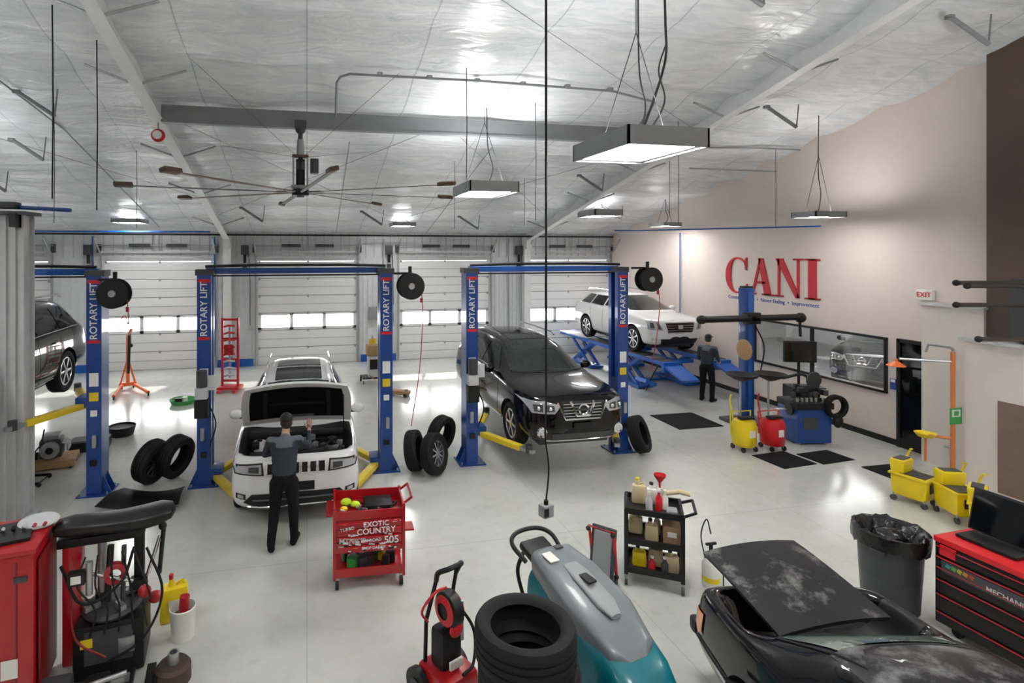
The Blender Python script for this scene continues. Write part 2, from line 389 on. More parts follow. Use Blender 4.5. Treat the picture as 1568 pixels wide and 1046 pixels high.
fixture(-6.3,5.1,5.1); fixture(8.8,3.0,5.1); fixture(3.2,.2,5.1); fixture(-2.6,.2,5.1); fixture(8.8,-2.5,5.1); fixture(-7.6,10.5,5.1)  # out-of-view fixtures, added to light the room
mb=MB('annex_fill_light')  # unseen lamp, added to light the annex behind the window
mb.box((0,0,0),(3.,1.2,.06),FIX,bev=.01); mb.box((0,0,-.035),(2.8,1.0,.012),mat('annex_fill_emit',(1,1,1),.5,emit=(1,1,1),es=14.,var=0)); mb.done((16,13.5,3.14))
# ---- ceiling fan
mb=MB('ceiling_fan')
mb.box((0,0,1.28),(.22,.2,.14),DKG); mb.cyl((0,0,1.3),(0,0,.62),.045,DKG); mb.sph((0,0,1.2),.1,DKG)
mb.cyl((0,0,1.0),(0,0,.66),.06,FIX,.08)
for sx in(-1,1): mb.box((sx*.13,0,.4),(.03,.14,.62),FIX)
mb.box((0,0,.1),(.34,.2,.06),FIX); mb.box((0,0,.68),(.30,.18,.05),BRN)
mb.cyl((0,0,.62),(0,0,.12),.085,BLK); mb.box((0,0,.5),(.16,.16,.16),DKG,bev=.02); mb.box((.26,0,.5),(.16,.2,.28),DKG,bev=.02)
mb.cyl((0,0,.05),(0,0,-.06),.16,BLK); mb.cyl((0,0,-.06),(0,0,-.1),.07,FIX)
for k in range(8):
    a=R(k*45+9); d=Vector((math.cos(a),math.sin(a),0))
    mb.box(d*1.6,(2.7,.09,.010),BRN if k%2 else DKG,rot=(4,0,k*45+9)); mb.cyl(d*.1,d*.45,.02,STL)
    mb.box(d*2.98+Vector((0,0,.02)),(.30,.14,.07),BRN,rot=(14,0,k*45+9),bev=.02)
for k in range(4):
    a=R(k*90+45); mb.cyl((.1*math.cos(a),.1*math.sin(a),.68),(2.3*math.cos(a),2.3*math.sin(a),min(cz(10.8+2.3*math.sin(a))-5.18-.14,2.2)),.004,DKG,seg=5)
mb.done((-.12,10.78,5.12))
# ---- hanging cords
mb=MB('hanging_cords')
def cord(x,y,z0,m=BLK,r=.011):
    z=cz(y)-.13; mb.tube([(x,y,z0),(x+.01,y,(z+z0)/2),(x,y,z)],r,m,seg=6)
for (x,y,z0,r) in ((-3.3,8.2,4.7,.010),(-3.0,8.9,4.6,.009),(-4.4,11,4.5,.006),(-3.6,13,4.5,.006),(3.5,13,4.55,.006),(5.7,14,4.7,.006),(7.7,10.4,4.6,.006),(4.3,10,4.6,.006),(11.2,11.5,4.6,.006),(9,12.5,4.9,.006),(2.6,8.9,5.2,.007)): cord(x,y,z0,r=r)
mb.done()
mb=MB('pendant_outlet_box')
zc_=cz(5.6)-.12
mb.tube(sm([(0,0,.1),(.03,0,.45),(-.01,0,.8),(0,0,1.1),(0,0,1.3)]),.010,BLK); mb.tube([(0,0,1.3),(0,0,2.4),(0,0,zc_-1.18)],.014,BLK)
mb.box((0,0,0),(.13,.11,.13),GRY,bev=.012,rot=(0,0,20)); mb.cyl((0,0,.05),(0,0,.11),.025,BLK); mb.box((-.02,-.062,.0),(.06,.01,.09),BLK,rot=(0,0,20)); mb.done((2.53,5.6,1.2))
mb=MB('high_voltage_cord'); mb.tube(sm([(4.0,6.2,5.32),(4.3,6.3,5.9),(4.55,6.4,6.5),(4.62,6.5,7.0),(4.6,6.5,cz(6.5)-.12)]),.016,BLK); mb.tube(sm([(4.0,6.1,5.32),(4.25,6.0,5.8),(4.38,6.3,6.3),(4.56,6.4,6.7)]),.010,BLK); mb.done()
# ---------------------------------------------------------------- wheels / tyres
def tyre(mb,c,r,w,axis='X',M=None,m=RUB,rin=None):
    ri=rin or r*.66; h=w/2
    pr=[(ri,-h*.72),(ri+.02,-h*.9),(r*.84,-h),(r*.95,-h*.93),(r,-h*.7),(r,-h*.45),(r-.012,-h*.42),(r-.012,-h*.36),(r,-h*.33),(r,-.012),(r-.012,-.01),(r-.012,.01),(r,.012),(r,h*.33),(r-.012,h*.36),(r-.012,h*.42),(r,h*.45),(r,h*.7),(r*.95,h*.93),(r*.84,h),(ri+.02,h*.9),(ri,h*.72),(ri+.015,h*.6),(r*.9,h*.5),(r*.9,-h*.5),(ri+.015,-h*.6),(ri,-h*.72)]
    mb.lathe(pr,c,m,axis,36,M)
def wheel(mb,c,r=.38,w=.25,side=1,rim=CHR,spokes=7,rimf=.68):
    c=Vector(c); ri=r*rimf
    tyre(mb,c,r,w,'X',rin=ri)
    o=w*.42*side
    mb.lathe([(ri,-w*.4),(ri,w*.4),(ri-.02,w*.42),(ri-.03,w*.38),(ri-.035,-w*.3),(0,-w*.3)] if side>0 else [(ri,w*.4),(ri,-w*.4),(ri-.02,-w*.42),(ri-.03,-w*.38),(ri-.035,w*.3),(0,w*.3)],c,rim,'X',30)
    mb.cyl(c+Vector((o*.6,0,0)),c+Vector((o,0,0)),.06,rim)
    mb.cyl(c+Vector((-o*.3,0,0)),c+Vector((o*.2,0,0)),.15,DKG)
    for k in range(spokes):
        a=2*math.pi*k/spokes
        p=c+Vector((o*.82,math.cos(a)*ri*.55,math.sin(a)*ri*.55))
        mb.box(p,(.03,ri*.9,.045),rim,rot=(math.degrees(a),0,0),bev=.008)
# ---------------------------------------------------------------- cars
def subsurf_mesh(t,mats,cutters,levels=2):
    me=bpy.data.meshes.new('b'); bmesh.ops.recalc_face_normals(t,faces=t.faces); t.to_mesh(me); t.free()
    for m in mats: me.materials.append(m)
    o=bpy.data.objects.new('b',me); COL.objects.link(o)
    md=o.modifiers.new('s','SUBSURF'); md.levels=levels; md.render_levels=levels
    tmp=[]
    for (c,r,l) in cutters:
        b=bmesh.new(); bmesh.ops.create_cone(b,cap_ends=True,segments=32,radius1=r,radius2=r,depth=l)
        bmesh.ops.transform(b,matrix=Matrix.Translation(c)@Matrix.Rotation(R(90),4,'Y'),verts=b.verts)
        for f in b.faces: f.material_index=1
        m2=bpy.data.meshes.new('c'); b.to_mesh(m2); b.free()
        for m in mats: m2.materials.append(m)
        oc=bpy.data.objects.new('c',m2); COL.objects.link(oc); tmp.append(oc)
        bo=o.modifiers.new('b','BOOLEAN'); bo.operation='DIFFERENCE'; bo.object=oc; bo.solver='EXACT'
    dg=bpy.context.evaluated_depsgraph_get(); dg.update()
    res=bpy.data.meshes.new_from_object(o.evaluated_get(dg))
    for x in tmp+[o]: bpy.data.objects.remove(x)
    return res
zr_open=.74
def half(st):
    y,zb,wm,zm,wb,zl,zt,wr,mode=st
    p=[(0,zb),(wm*.8,zb),(wm*.97,zb+.10),(wm,zm),(wb,zl)]
    if mode=='h': p+=[(wb*.93,zl+(zt-zl)*.55),(wb*.7,zl+(zt-zl)*.88),(wb*.38,zt-.005),(0,zt)]
    elif mode=='c': p+=[(wb-.035,zl+.04),(wr,zt-.075),(wr*.74,zt-.012),(0,zt)]
    else: p+=[(wb*.92,zl+.03),(wb*.85,zl+.0),(wb*.82,zr_open),(0,zr_open)]
    return [(a,b) for a,b in p]
class Car:
    def __init__(s,name,paint,stations,wheels,openrange=None):
        s.paint=paint; mats=[paint,BLK]
        t=bmesh.new(); rings=[]
        L=stations[-1][0]; s.L=L
        def ring(h,y): 
            pts=[(x,z) for x,z in h]+[(-x,z) for x,z in h[-2:0:-1]]
            return [t.verts.new((x,y,z)) for x,z in pts]
        hs=[half(q) for q in stations]
        def inset(h,k):
            zc=(h[0][1]+h[4][1])/2
            return [(x*k,zc+(z-zc)*k) for x,z in h]
        rings.append(ring(inset(hs[0],.6),stations[0][0]-.015))
        for h,q in zip(hs,stations): rings.append(ring(h,q[0]))
        rings.append(ring(inset(hs[-1],.6),L+.015))
        n=len(rings[0])
        t.faces.new(rings[0][::-1]); t.faces.new(rings[-1])
        for i in range(len(rings)-1):
            for k in range(n):
                f=t.faces.new((rings[i][k],rings[i][(k+1)%n],rings[i+1][(k+1)%n],rings[i+1][k]))
                if openrange and openrange[0]<=i-1<openrange[1] and (5<=k<=10): f.material_index=1
                if k==0 or k==n-1: f.material_index=1
        cut=[]
        s.wh=wheels
        for (x,y,r,w) in wheels:
            for sx in(-1,1): cut.append((Vector((sx*(x+.22),y,r+.005)),r+.055,.75))
        me=subsurf_mesh(t,mats,cut)
        s.mb=MB(name,mats); s.mb.bm.from_mesh(me)
        b2=bmesh.new(); b2.from_mesh(me); s.bvh=BVHTree.FromBMesh(b2); b2.free()
    def ray(s,u,v,axis):
        if axis=='F': o,d=Vector((u,-1,v)),Vector((0,1,0))
        elif axis=='B': o,d=Vector((u,s.L+1,v)),Vector((0,-1,0))
        elif axis=='L': o,d=Vector((-3,u,v)),Vector((1,0,0))
        elif axis=='R': o,d=Vector((3,u,v)),Vector((-1,0,0))
        else: o,d=Vector((u,v,4)),Vector((0,0,-1))
        h=s.bvh.ray_cast(o,d)
        return (h[0],h[1],-d) if h[0] is not None else None
    def patch(s,poly,axis,m,off=.006,res=.1):
        t=bmesh.new(); f=t.faces.new([t.verts.new((a,b,0)) for a,b in poly])
        bmesh.ops.triangulate(t,faces=[f])
        for _ in range(5):
            e=[e for e in t.edges if e.calc_length()>res]
            if not e: break
            bmesh.ops.subdivide_edges(t,edges=e,cuts=1); bmesh.ops.triangulate(t,faces=[f for f in t.faces if len(f.verts)>3])
        bad=[]
        for v in t.verts:
            h=s.ray(v.co.x,v.co.y,axis)
            if h is None: bad.append(v); continue
            nn=h[1] if h[1].dot(h[2])>0 else -h[1]
            v.co=h[0]+(nn*.7+h[2]*.3)*off
        if bad: bmesh.ops.delete(t,geom=bad,context='VERTS')
        s.mb.add(t,Matrix.Identity(4),m)
    def both(s,poly,m,off=.006,axis='S'):
        if axis=='S':
            s.patch(poly,'L',m,off); s.patch(poly,'R',m,off)
        else:
            s.patch(poly,axis,m,off); s.patch([(-a,b) for a,b in poly],axis,m,off)
    def line(s,pts,axis,r=.005,m=BLK,off=0.,n=8):
        P=[]
        for i in range(len(pts)-1):
            for k in range(n):
                f=k/n; P.append((pts[i][0]*(1-f)+pts[i+1][0]*f,pts[i][1]*(1-f)+pts[i+1][1]*f))
        P.append(pts[-1]); Q=[]
        for p in P:
            h=s.ray(p[0],p[1],axis)
            if h: Q.append(h[0]+h[2]*off)
        if len(Q)>1: s.mb.tube(Q,r,m,seg=6)
    def sline(s,pts,**k):
        s.line(pts,'L',**k); s.line(pts,'R',**k)
    def bline(s,pts,**k):
        s.line(pts,'F',**k); s.line([(-a,b) for a,b in pts],'F',**k)
    def wheels(s,rim,spokes,side=1,rimf=.68):
        for (x,y,r,w) in s.wh:
            for sx in(-1,1): wheel(s.mb,(sx*x,y,r),r,w,sx,rim,spokes,rimf)
    def mirrors(s,y,z,x,m):
        for sx in(-1,1):
            s.mb.sph((sx*(x+.09),y,z),(.12,.06,.085),m); s.mb.box((sx*x,y+.02,z-.06),(.14,.05,.04),BLK)
    def rails(s,x,y0,y1,z,m):
        for sx in(-1,1): s.mb.tube([(sx*x,y0,z-.05),(sx*x,y0+.12,z),(sx*x,(y0+y1)/2,z+.01),(sx*x,y1-.12,z),(sx*x,y1,z-.05)],.016,m)
def paintm(n,c,ct=1.,sp=.5,**k): return mat(n,c,.22,coat=ct,var=.03,spec=sp,**k)
PW=paintm('car_paint_white',(.74,.745,.75)); PB=paintm('car_paint_black',(.0035,.003,.0035),.75,.05); PD=paintm('car_paint_dark',(.0035,.0035,.005),.8,.05)
RIMD=mat('rim_dark',(.16,.17,.18),.3,.9); RIMS=mat('rim_silver',(.62,.63,.65),.25,.9)
def suv_side_windows(c,z0,z1,ys,m=GLS,q=.0):
    for a,b,at,bt in ys: c.both([(a,z0),(b,z0+.02),(bt,z1),(at,z1)],m,.008)
# ---------- white SUV, bonnet open
st=[(0,.40,.66,.62,.62,.88,.96,0,'h'),(.07,.30,.84,.62,.80,.95,1.03,0,'h'),(.16,.27,.92,.62,.88,1.0,1.06,0,'h'),(.24,.26,.94,.62,.90,1.02,.9,0,'o'),(.6,.26,.965,.62,.93,1.04,.9,0,'o'),(1.12,.26,.97,.62,.94,1.07,.9,0,'o'),
    (1.24,.26,.97,.62,.94,1.08,1.16,0,'h'),(1.36,.26,.97,.62,.94,1.09,1.19,0,'h'),(2.08,.26,.97,.64,.93,1.13,1.68,.64,'c'),(2.9,.26,.97,.64,.93,1.14,1.75,.66,'c'),(3.9,.26,.97,.64,.92,1.15,1.74,.64,'c'),(4.45,.30,.95,.66,.90,1.15,1.67,.60,'c'),(4.70,.36,.93,.68,.86,1.12,1.30,.62,'c'),(4.80,.42,.86,.7,.80,1.0,1.08,0,'h')]
c=Car('white_suv',PW,st,[(.82,.93,.385,.26),(.82,3.85,.385,.26)],(3,6))
c.wheels(RIMD,5)
c.patch([(-.74,1.17),(.74,1.17),(.60,1.60),(.3,1.64),(-.3,1.64),(-.60,1.60)],'F',GLC,.006)
suv_side_windows(c,1.2,1.58,[(1.75,2.65,2.18,2.65),(2.72,3.55,2.72,3.5),(3.62,4.3,3.58,4.2)])
c.patch([(-.42,2.25),(.42,2.25),(.42,2.95),(-.42,2.95)],'T',GLS,.006); c.patch([(-.42,3.05),(.42,3.05),(.42,3.7),(-.42,3.7)],'T',GLS,.006)
c.rails(.60,2.2,4.3,1.79,CHR); c.mirrors(1.78,1.2,.95,PW)
c.both([(.45,.80),(.86,.82),(.90,.95),(.47,.97)],BLK,.012,'F'); c.both([(.48,.82),(.84,.84),(.87,.93),(.49,.95)],LENS,.018,'F'); c.both([(.52,.84),(.66,.85),(.66,.92),(.52,.92)],DKG,.024,'F')
c.patch([(-.44,.80),(.44,.80),(.45,.97),(-.45,.97)],'F',PW,.008)
for k in range(7):
    x=(k-3)*.12; c.patch([(x-.04,.81),(x+.04,.81),(x+.04,.955),(x-.04,.955)],'F',BLK,.016)
    for sx in(-1,1): c.line([(x+sx*.045,.81),(x+sx*.045,.955)],'F',r=.007,m=CHR,off=.016)
    c.line([(x-.045,.955),(x+.045,.955)],'F',r=.007,m=CHR,off=.016); c.line([(x-.045,.81),(x+.045,.81)],'F',r=.007,m=CHR,off=.016)
c.patch([(-.60,.36),(.60,.36),(.74,.42),(.62,.54),(-.62,.54),(-.74,.42)],'F',BLK,.01); c.line([(-.6,.45),(.6,.45)],'F',r=.014,m=DKG,off=.02)
c.patch([(-.26,.56),(.26,.56),(.26,.69),(-.26,.69)],'F',BLK,.02)
c.line([(-.7,.35),(-.5,.32),(.5,.32),(.7,.35)],'F',r=.014,m=CHR,off=.012)
c.both([(.70,.46),(.84,.48),(.84,.56),(.70,.54)],BLK,.012,'F'); c.both([(.73,.48),(.81,.49),(.81,.54),(.73,.53)],LENS,.018,'F')
c.sline([(1.62,.42),(1.55,.8),(1.62,1.12)]); c.sline([(2.68,.40),(2.68,1.14)]); c.sline([(3.55,1.1),(3.5,.75),(3.3,.4)]); c.sline([(1.6,.40),(3.3,.40)],r=.012)
m=c.mb
m.box((0,.62,.86),(.62,.5,.16),BLK,bev=.04); m.box((0,.62,.945),(.42,.34,.04),DKG,bev=.02); m.text('V8',.08,Matrix.Translation((0,.62,.968)),STL)
m.box((-.55,.42,.90),(.28,.22,.14),BLK,bev=.03); m.box((.55,.45,.9),(.3,.26,.16),DKG,bev=.03); m.cyl((.55,.85,.8),(.55,.85,1.0),.08,BLK); m.cyl((-.58,.9,.8),(-.58,.9,1.0),.09,WPL); m.cyl((-.58,.9,1.0),(-.58,.9,1.03),.04,BLK)
m.tube(sm([(-.4,.4,.97),(-.2,.32,.98),(.2,.32,.99),(.42,.42,.97)]),.035,BLK); m.tube(sm([(.3,.85,.98),(.5,.7,1.02),(.6,.5,1.0)]),.02,RUB); m.tube(sm([(-.3,.85,.98),(-.1,.92,1.0),(.2,.9,.98)]),.025,STL)
m.box((0,.22,1.0),(1.3,.10,.05),BLK,bev=.015); m.box((0,1.1,1.02),(1.5,.12,.08),BLK,bev=.02)
for k in range(22): m.box((random.uniform(-.7,.7),random.uniform(.3,1.0),.94+random.uniform(0,.05)),(random.uniform(.05,.14),random.uniform(.05,.12),.08),random.choice([BLK,DKG,STL,BLK]),rot=(0,0,random.uniform(0,90)),bev=.012)
for k in range(6): 
    x=random.uniform(-.5,.5); m.tube(sm([(x,.35,.95),(x+.1,.55,1.02),(x+random.uniform(-.2,.3),.8,1.0),(x,1.0,.98)]),.012,random.choice([BLK,RUB,DKG]))
t=bmesh.new(); hin=Vector((0,1.22,1.17)); ang=R(50); nu,nv=10,8; top=[];bot=[]
def hoodpt(u,v,e):
    w=.87-.10*v**3; cr=.05*(1-u*u)-.05*v**3+.02+e
    return Vector((u*w,-(1.06*v-.06*u*u*v),cr))
MH=Matrix.Translation(hin)@Matrix.Rotation(-ang,4,'X')
for j in range(nv+1):
    v=j/nv
    top.append([t.verts.new(hoodpt(i/nu*2-1,v,0)) for i in range(nu+1)]); bot.append([t.verts.new(hoodpt(i/nu*2-1,v,-.04)) for i in range(nu+1)])
for j in range(nv):
    for i in range(nu):
        t.faces.new((top[j][i],top[j][i+1],top[j+1][i+1],top[j+1][i])); t.faces.new((bot[j][i],bot[j+1][i],bot[j+1][i+1],bot[j][i+1]))
    t.faces.new((top[j][0],top[j+1][0],bot[j+1][0],bot[j][0])); t.faces.new((top[j][nu],bot[j][nu],bot[j+1][nu],top[j+1][nu]))
for i in range(nu):
    t.faces.new((top[nv][i],top[nv][i+1],bot[nv][i+1],bot[nv][i])); t.faces.new((top[0][i],bot[0][i],bot[0][i+1],top[0][i+1]))
m.add(t,MH,PW)
def hb(u0,u1,v0,v1,mm,e0=-.045):
    t=bmesh.new(); g=[[t.verts.new(hoodpt(u0+(u1-u0)*i/8,v0+(v1-v0)*j/6,e0)) for i in range(9)] for j in range(7)]
    for j in range(6):
        for i in range(8): t.faces.new((g[j][i],g[j][i+1],g[j+1][i+1],g[j+1][i]))
    bmesh.ops.solidify(t,geom=list(t.faces),thickness=.012); m.add(t,MH,mm)
hb(-.86,.86,.12,.90,BLK,-.046); hb(-.62,-.54,.15,.85,DKG,-.060); hb(.54,.62,.15,.85,DKG,-.060); hb(-.5,.5,.46,.52,DKG,-.060); hb(-.3,.3,.15,.2,GRY,-.060)
m.tube([(.74,1.0,1.05),(.72,.72,1.75)],.010,BLK)
c.mb.done((-.15,8.22,0))
# ---------- black SUV on lift
st=[(0,.42,.60,.62,.56,.90,.99,0,'h'),(.09,.30,.80,.62,.76,.96,1.05,0,'h'),(.22,.27,.90,.62,.87,.99,1.10,0,'h'),(.55,.26,.965,.64,.93,1.02,1.15,0,'h'),(1.0,.26,.98,.66,.95,1.05,1.19,0,'h'),(1.3,.26,.98,.66,.95,1.08,1.22,0,'h'),(2.15,.26,.98,.66,.94,1.12,1.70,.64,'c'),
    (2.95,.26,.98,.66,.94,1.14,1.77,.67,'c'),(4.0,.26,.98,.66,.93,1.16,1.76,.65,'c'),(4.6,.30,.96,.68,.91,1.17,1.68,.60,'c'),(4.88,.36,.93,.7,.86,1.12,1.30,.62,'c'),(5.0,.42,.86,.7,.80,1.0,1.08,0,'h')]
c=Car('black_suv',PB,st,[(.83,.95,.39,.25),(.83,3.85,.39,.25)]); c.wheels(RIMS,6)
c.patch([(-.74,1.23),(.74,1.23),(.60,1.62),(.3,1.665),(-.3,1.665),(-.60,1.62)],'F',GLC,.006)
c.line([(-.74,1.24),(0,1.26),(.74,1.24)],'F',r=.014,m=BLK,off=.01)
suv_side_windows(c,1.22,1.60,[(1.8,2.7,2.3,2.7),(2.78,3.6,2.78,3.6),(3.68,4.5,3.68,4.3)])
c.patch([(-.4,2.4),(.4,2.4),(.4,3.0),(-.4,3.0)],'T',GLS,.006)
c.rails(.60,2.4,4.4,1.81,RIMS); c.mirrors(1.85,1.22,.96,PB)
c.both([(.42,.90),(.50,.80),(.84,.80),(.93,.99),(.66,1.0),(.44,.95)],LENS,.012,'F'); c.both([(.50,.84),(.64,.83),(.65,.95),(.51,.93)],DKG,.018,'F'); c.both([(.69,.83),(.81,.83),(.82,.94),(.69,.95)],DKG,.018,'F')
for sx in(-1,1):
    for u in(.57,.75):
        h=c.ray(sx*u,.885,'F')[0]; c.mb.sph(h+Vector((0,-.01,0)),(.036,.03,.036),CHR)
c.patch([(-.44,.94),(-.32,.70),(.32,.70),(.44,.94),(.4,.99),(-.4,.99)],'F',BLK,.008)
for z in(.75,.80,.85,.90,.95): c.line([(-.35,z),(.35,z)],'F',r=.006,m=STL,off=.014)
c.line([(-.45,.98),(-.32,.70),(.32,.70),(.45,.98)],'F',r=.018,m=CHR,off=.018); c.line([(-.22,.99),(-.12,.76),(.12,.76),(.22,.99)],'F',r=.024,m=CHR,off=.024)
c.mb.lathe([(.07,0),(.088,.01),(.098,.0),(.088,-.01),(.07,0)],(0,-.06,.87),CHR,'Y'); c.mb.lathe([(0,.004),(.07,.004)],(0,-.058,.87),BLK,'Y'); c.mb.box((0,-.065,.87),(.22,.02,.035),CHR)
c.patch([(-.5,.34),(.5,.34),(.56,.46),(-.56,.46)],'F',DKG,.01); c.line([(-.62,.315),(.62,.315)],'F',r=.018,m=CHR,off=.004)
c.patch([(-.17,.52),(.17,.52),(.17,.64),(-.17,.64)],'F',BLK,.03)
for sx in(-1,1):
    h=c.ray(sx*.70,.48,'F')[0]; c.mb.lathe([(0,-.03),(.05,-.03),(.055,0)],h,LENS,'Y'); c.mb.lathe([(.055,-.03),(.08,-.035),(.095,0)],h,CHR,'Y')
c.line([(-.5,1.06),(0,1.085),(.5,1.06)],'F',r=.004)
c.sline([(1.62,.42),(1.55,.8),(1.62,1.12)]); c.sline([(2.73,.40),(2.73,1.14)]); c.sline([(3.6,1.1),(3.55,.75),(3.35,.4)]); c.sline([(1.5,.36),(3.35,.36)],r=.014,m=CHR)
c.sline([(1.7,1.17),(3.0,1.2),(4.5,1.2)],r=.008,m=CHR,off=.006)
for y in(2.5,3.35):
    for sx in(-1,1): c.mb.box((sx*.975,y,1.0),(.03,.16,.03),CHR,bev=.01)
c.mb.box((0,2.4,.24),(1.3,4.2,.12),DKG,bev=.02)
bs=c.mb.done((4.6,8.72,.45))
b2=bpy.data.objects.new('black_suv',bs.data); COL.objects.link(b2); b2.location=(-5.38,7.8,1.35)
b3=bpy.data.objects.new('black_suv',bs.data); COL.objects.link(b3); b3.location=(15.6,13.0,0); b3.rotation_euler=(0,0,R(-65))
# ---------- white crossover on alignment rack
st=[(0,.42,.58,.62,.55,.86,.93,0,'h'),(.09,.30,.78,.60,.76,.92,1.0,0,'h'),(.25,.25,.89,.60,.88,.96,1.06,0,'h'),(.6,.24,.945,.62,.92,.99,1.12,0,'h'),(1.0,.24,.955,.64,.92,1.02,1.15,0,'h'),(1.2,.24,.955,.64,.92,1.04,1.17,0,'h'),(2.1,.24,.955,.64,.91,1.10,1.60,.60,'c'),
    (2.8,.24,.955,.64,.91,1.13,1.67,.62,'c'),(3.8,.24,.955,.66,.90,1.17,1.64,.59,'c'),(4.4,.30,.94,.7,.88,1.18,1.52,.54,'c'),(4.72,.38,.90,.72,.82,1.10,1.22,.62,'c'),(4.83,.44,.82,.72,.76,1.0,1.05,0,'h')]
c=Car('white_crossover',PW,st,[(.82,.92,.38,.25),(.82,3.73,.38,.25)]); c.wheels(RIMS,7,rimf=.72)
c.patch([(-.72,1.18),(.72,1.18),(.57,1.53),(.3,1.565),(-.3,1.565),(-.57,1.53)],'F',GLC,.006)
suv_side_windows(c,1.19,1.50,[(1.75,2.6,2.25,2.6),(2.67,3.45,2.67,3.4),(3.52,4.2,3.48,4.0)])
c.rails(.56,2.3,4.2,1.70,CHR); c.mirrors(1.75,1.18,.93,PW)
c.both([(.52,.72),(.86,.74),(.86,.99),(.62,.98)],LENS,.012,'F'); c.both([(.58,.76),(.66,.76),(.70,.94),(.64,.94)],DKG,.018,'F'); c.both([(.74,.78),(.82,.79),(.82,.93),(.76,.93)],DKG,.018,'F'); c.patch([(-.40,.66),(.40,.66),(.46,.92),(-.46,.92)],'F',BLK,.008)
for z in(.72,.79,.86): c.line([(-.41,z),(.41,z)],'F',r=.007,m=CHR,off=.014)
c.line([(-.48,.94),(-.40,.64),(.40,.64),(.48,.94),(-.48,.94)],'F',r=.014,m=CHR,off=.016); c.patch([(-.07,.76),(.07,.76),(.08,.87),(-.08,.87)],'F',CHR,.03)
c.patch([(-.55,.34),(.55,.34),(.6,.48),(-.6,.48)],'F',BLK,.01); c.both([(.68,.42),(.8,.43),(.8,.50),(.68,.5)],LENS,.012,'F')
c.sline([(1.55,.42),(1.48,.8),(1.55,1.08)]); c.sline([(2.63,.38),(2.63,1.12)]); c.sline([(3.45,1.1),(3.4,.75),(3.2,.4)]); c.sline([(1.7,1.15),(3.0,1.19),(4.2,1.2)],r=.008,m=CHR,off=.006)
for y in(2.4,3.2):
    for sx in(-1,1): c.mb.box((sx*.955,y,.98),(.03,.16,.03),CHR,bev=.01)
c.mb.box((0,2.4,.22),(1.3,4.0,.10),DKG)
c.mb.done((10.45,14.05,1.02),rz=0)
# ---------- dusty sedan in foreground, boot lid raised
PDU=mat('dusty_black_paint',(.010,.010,.012),.35,coat=.15,var=.05,dust=(.22,.22,.225),dscale=3.2,spec=.2,dpos=(.48,.70))
sd2=[(0,.38,.60,.52,.56,.66,.72,0,'h'),(.12,.26,.80,.52,.78,.74,.82,0,'h'),(.8,.21,.91,.56,.88,.86,.95,0,'h'),(1.3,.21,.915,.58,.88,.90,1.0,0,'h'),(2.0,.21,.915,.58,.87,.93,1.36,.55,'c'),(2.7,.21,.915,.58,.87,.94,1.41,.57,'c'),(3.35,.21,.915,.58,.86,.95,1.37,.55,'c'),(3.92,.22,.90,.6,.85,.93,1.02,0,'h'),(4.02,.22,.90,.6,.85,.92,.9,0,'o'),(4.55,.26,.88,.6,.82,.90,.9,0,'o'),(4.66,.28,.86,.6,.80,.88,.94,0,'h'),(4.78,.38,.76,.6,.72,.80,.86,0,'h')]
zr_open=.55
c=Car('dusty_black_sedan',PD,sd2,[(.79,.85,.32,.21),(.79,3.75,.32,.21)],(8,9)); c.wheels(RIMS,10)
c.patch([(-.62,1.05),(.62,1.05),(.48,1.29),(-.48,1.29)],'B',mat('green_glass',(.13,.17,.15),.05,coat=.6),.008)
c.line([(-.64,1.04),(.64,1.04),(.50,1.31),(-.50,1.31),(-.64,1.04)],'B',r=.014,m=BLK)
c.patch([(-.58,1.9),(.58,1.9),(.56,3.36),(-.56,3.36)],'T',PDU,.006)
c.patch([(-.62,1.06),(.62,1.06),(.48,1.26),(-.48,1.26)],'F',GLC,.006)
suv_side_windows(c,.99,1.25,[(1.65,2.4,2.15,2.4),(2.46,3.35,2.46,3.15)]); c.mirrors(1.7,1.0,.88,PD)
c.both([(.50,.56),(.80,.56),(.82,.74),(.50,.74)],TAIL,.01,'B'); c.both([(4.50,.58),(4.68,.58),(4.68,.74),(4.50,.76)],AMB,.012)
c.sline([(.5,.50),(2.5,.52),(4.6,.52)],r=.018,m=BLK,off=.006); c.sline([(1.55,.96),(3.3,.97)],r=.008,m=CHR,off=.006); c.sline([(2.43,.36),(2.43,.94)])
c.mb.box((0,4.84,.45),(1.6,.12,.14),BLK,bev=.04)
m=c.mb
hy,hz=3.92,1.05; an=R(13)
M=Matrix.Translation((-.10,hy,hz))@Matrix.Rotation(R(12),4,'Z')@Matrix.Rotation(an,4,'X')
t=bmesh.new(); g=[]
for j in range(9):
    v=j/8; row=[]
    for i in range(11):
        u=i/10*2-1; w=.53-.03*v
        row.append((u*w,v*.90,.045*(1-u*u)-.03*v**4))
    g.append(row)
A=[[t.verts.new(p) for p in r] for r in g]; B=[[t.verts.new((p[0]*.98,p[1]*.98,p[2]-.035)) for p in r] for r in g]
for j in range(8):
    for i in range(10):
        t.faces.new((A[j][i],A[j][i+1],A[j+1][i+1],A[j+1][i])); t.faces.new((B[j][i],B[j+1][i],B[j+1][i+1],B[j][i+1]))
    t.faces.new((A[j][0],A[j+1][0],B[j+1][0],B[j][0])); t.faces.new((A[j][10],B[j][10],B[j+1][10],A[j+1][10]))
for i in range(10):
    t.faces.new((A[8][i],A[8][i+1],B[8][i+1],B[8][i])); t.faces.new((A[0][i],B[0][i],B[0][i+1],A[0][i+1]))
m.add(t,M,mat('dusty_matte_panel',(.014,.014,.016),.5,dust=(.26,.255,.25),dscale=3.4,spec=.25,dpos=(.52,.74)))
c.mb.done((3.36,-.25,0),rz=-12)
zr_open=.74
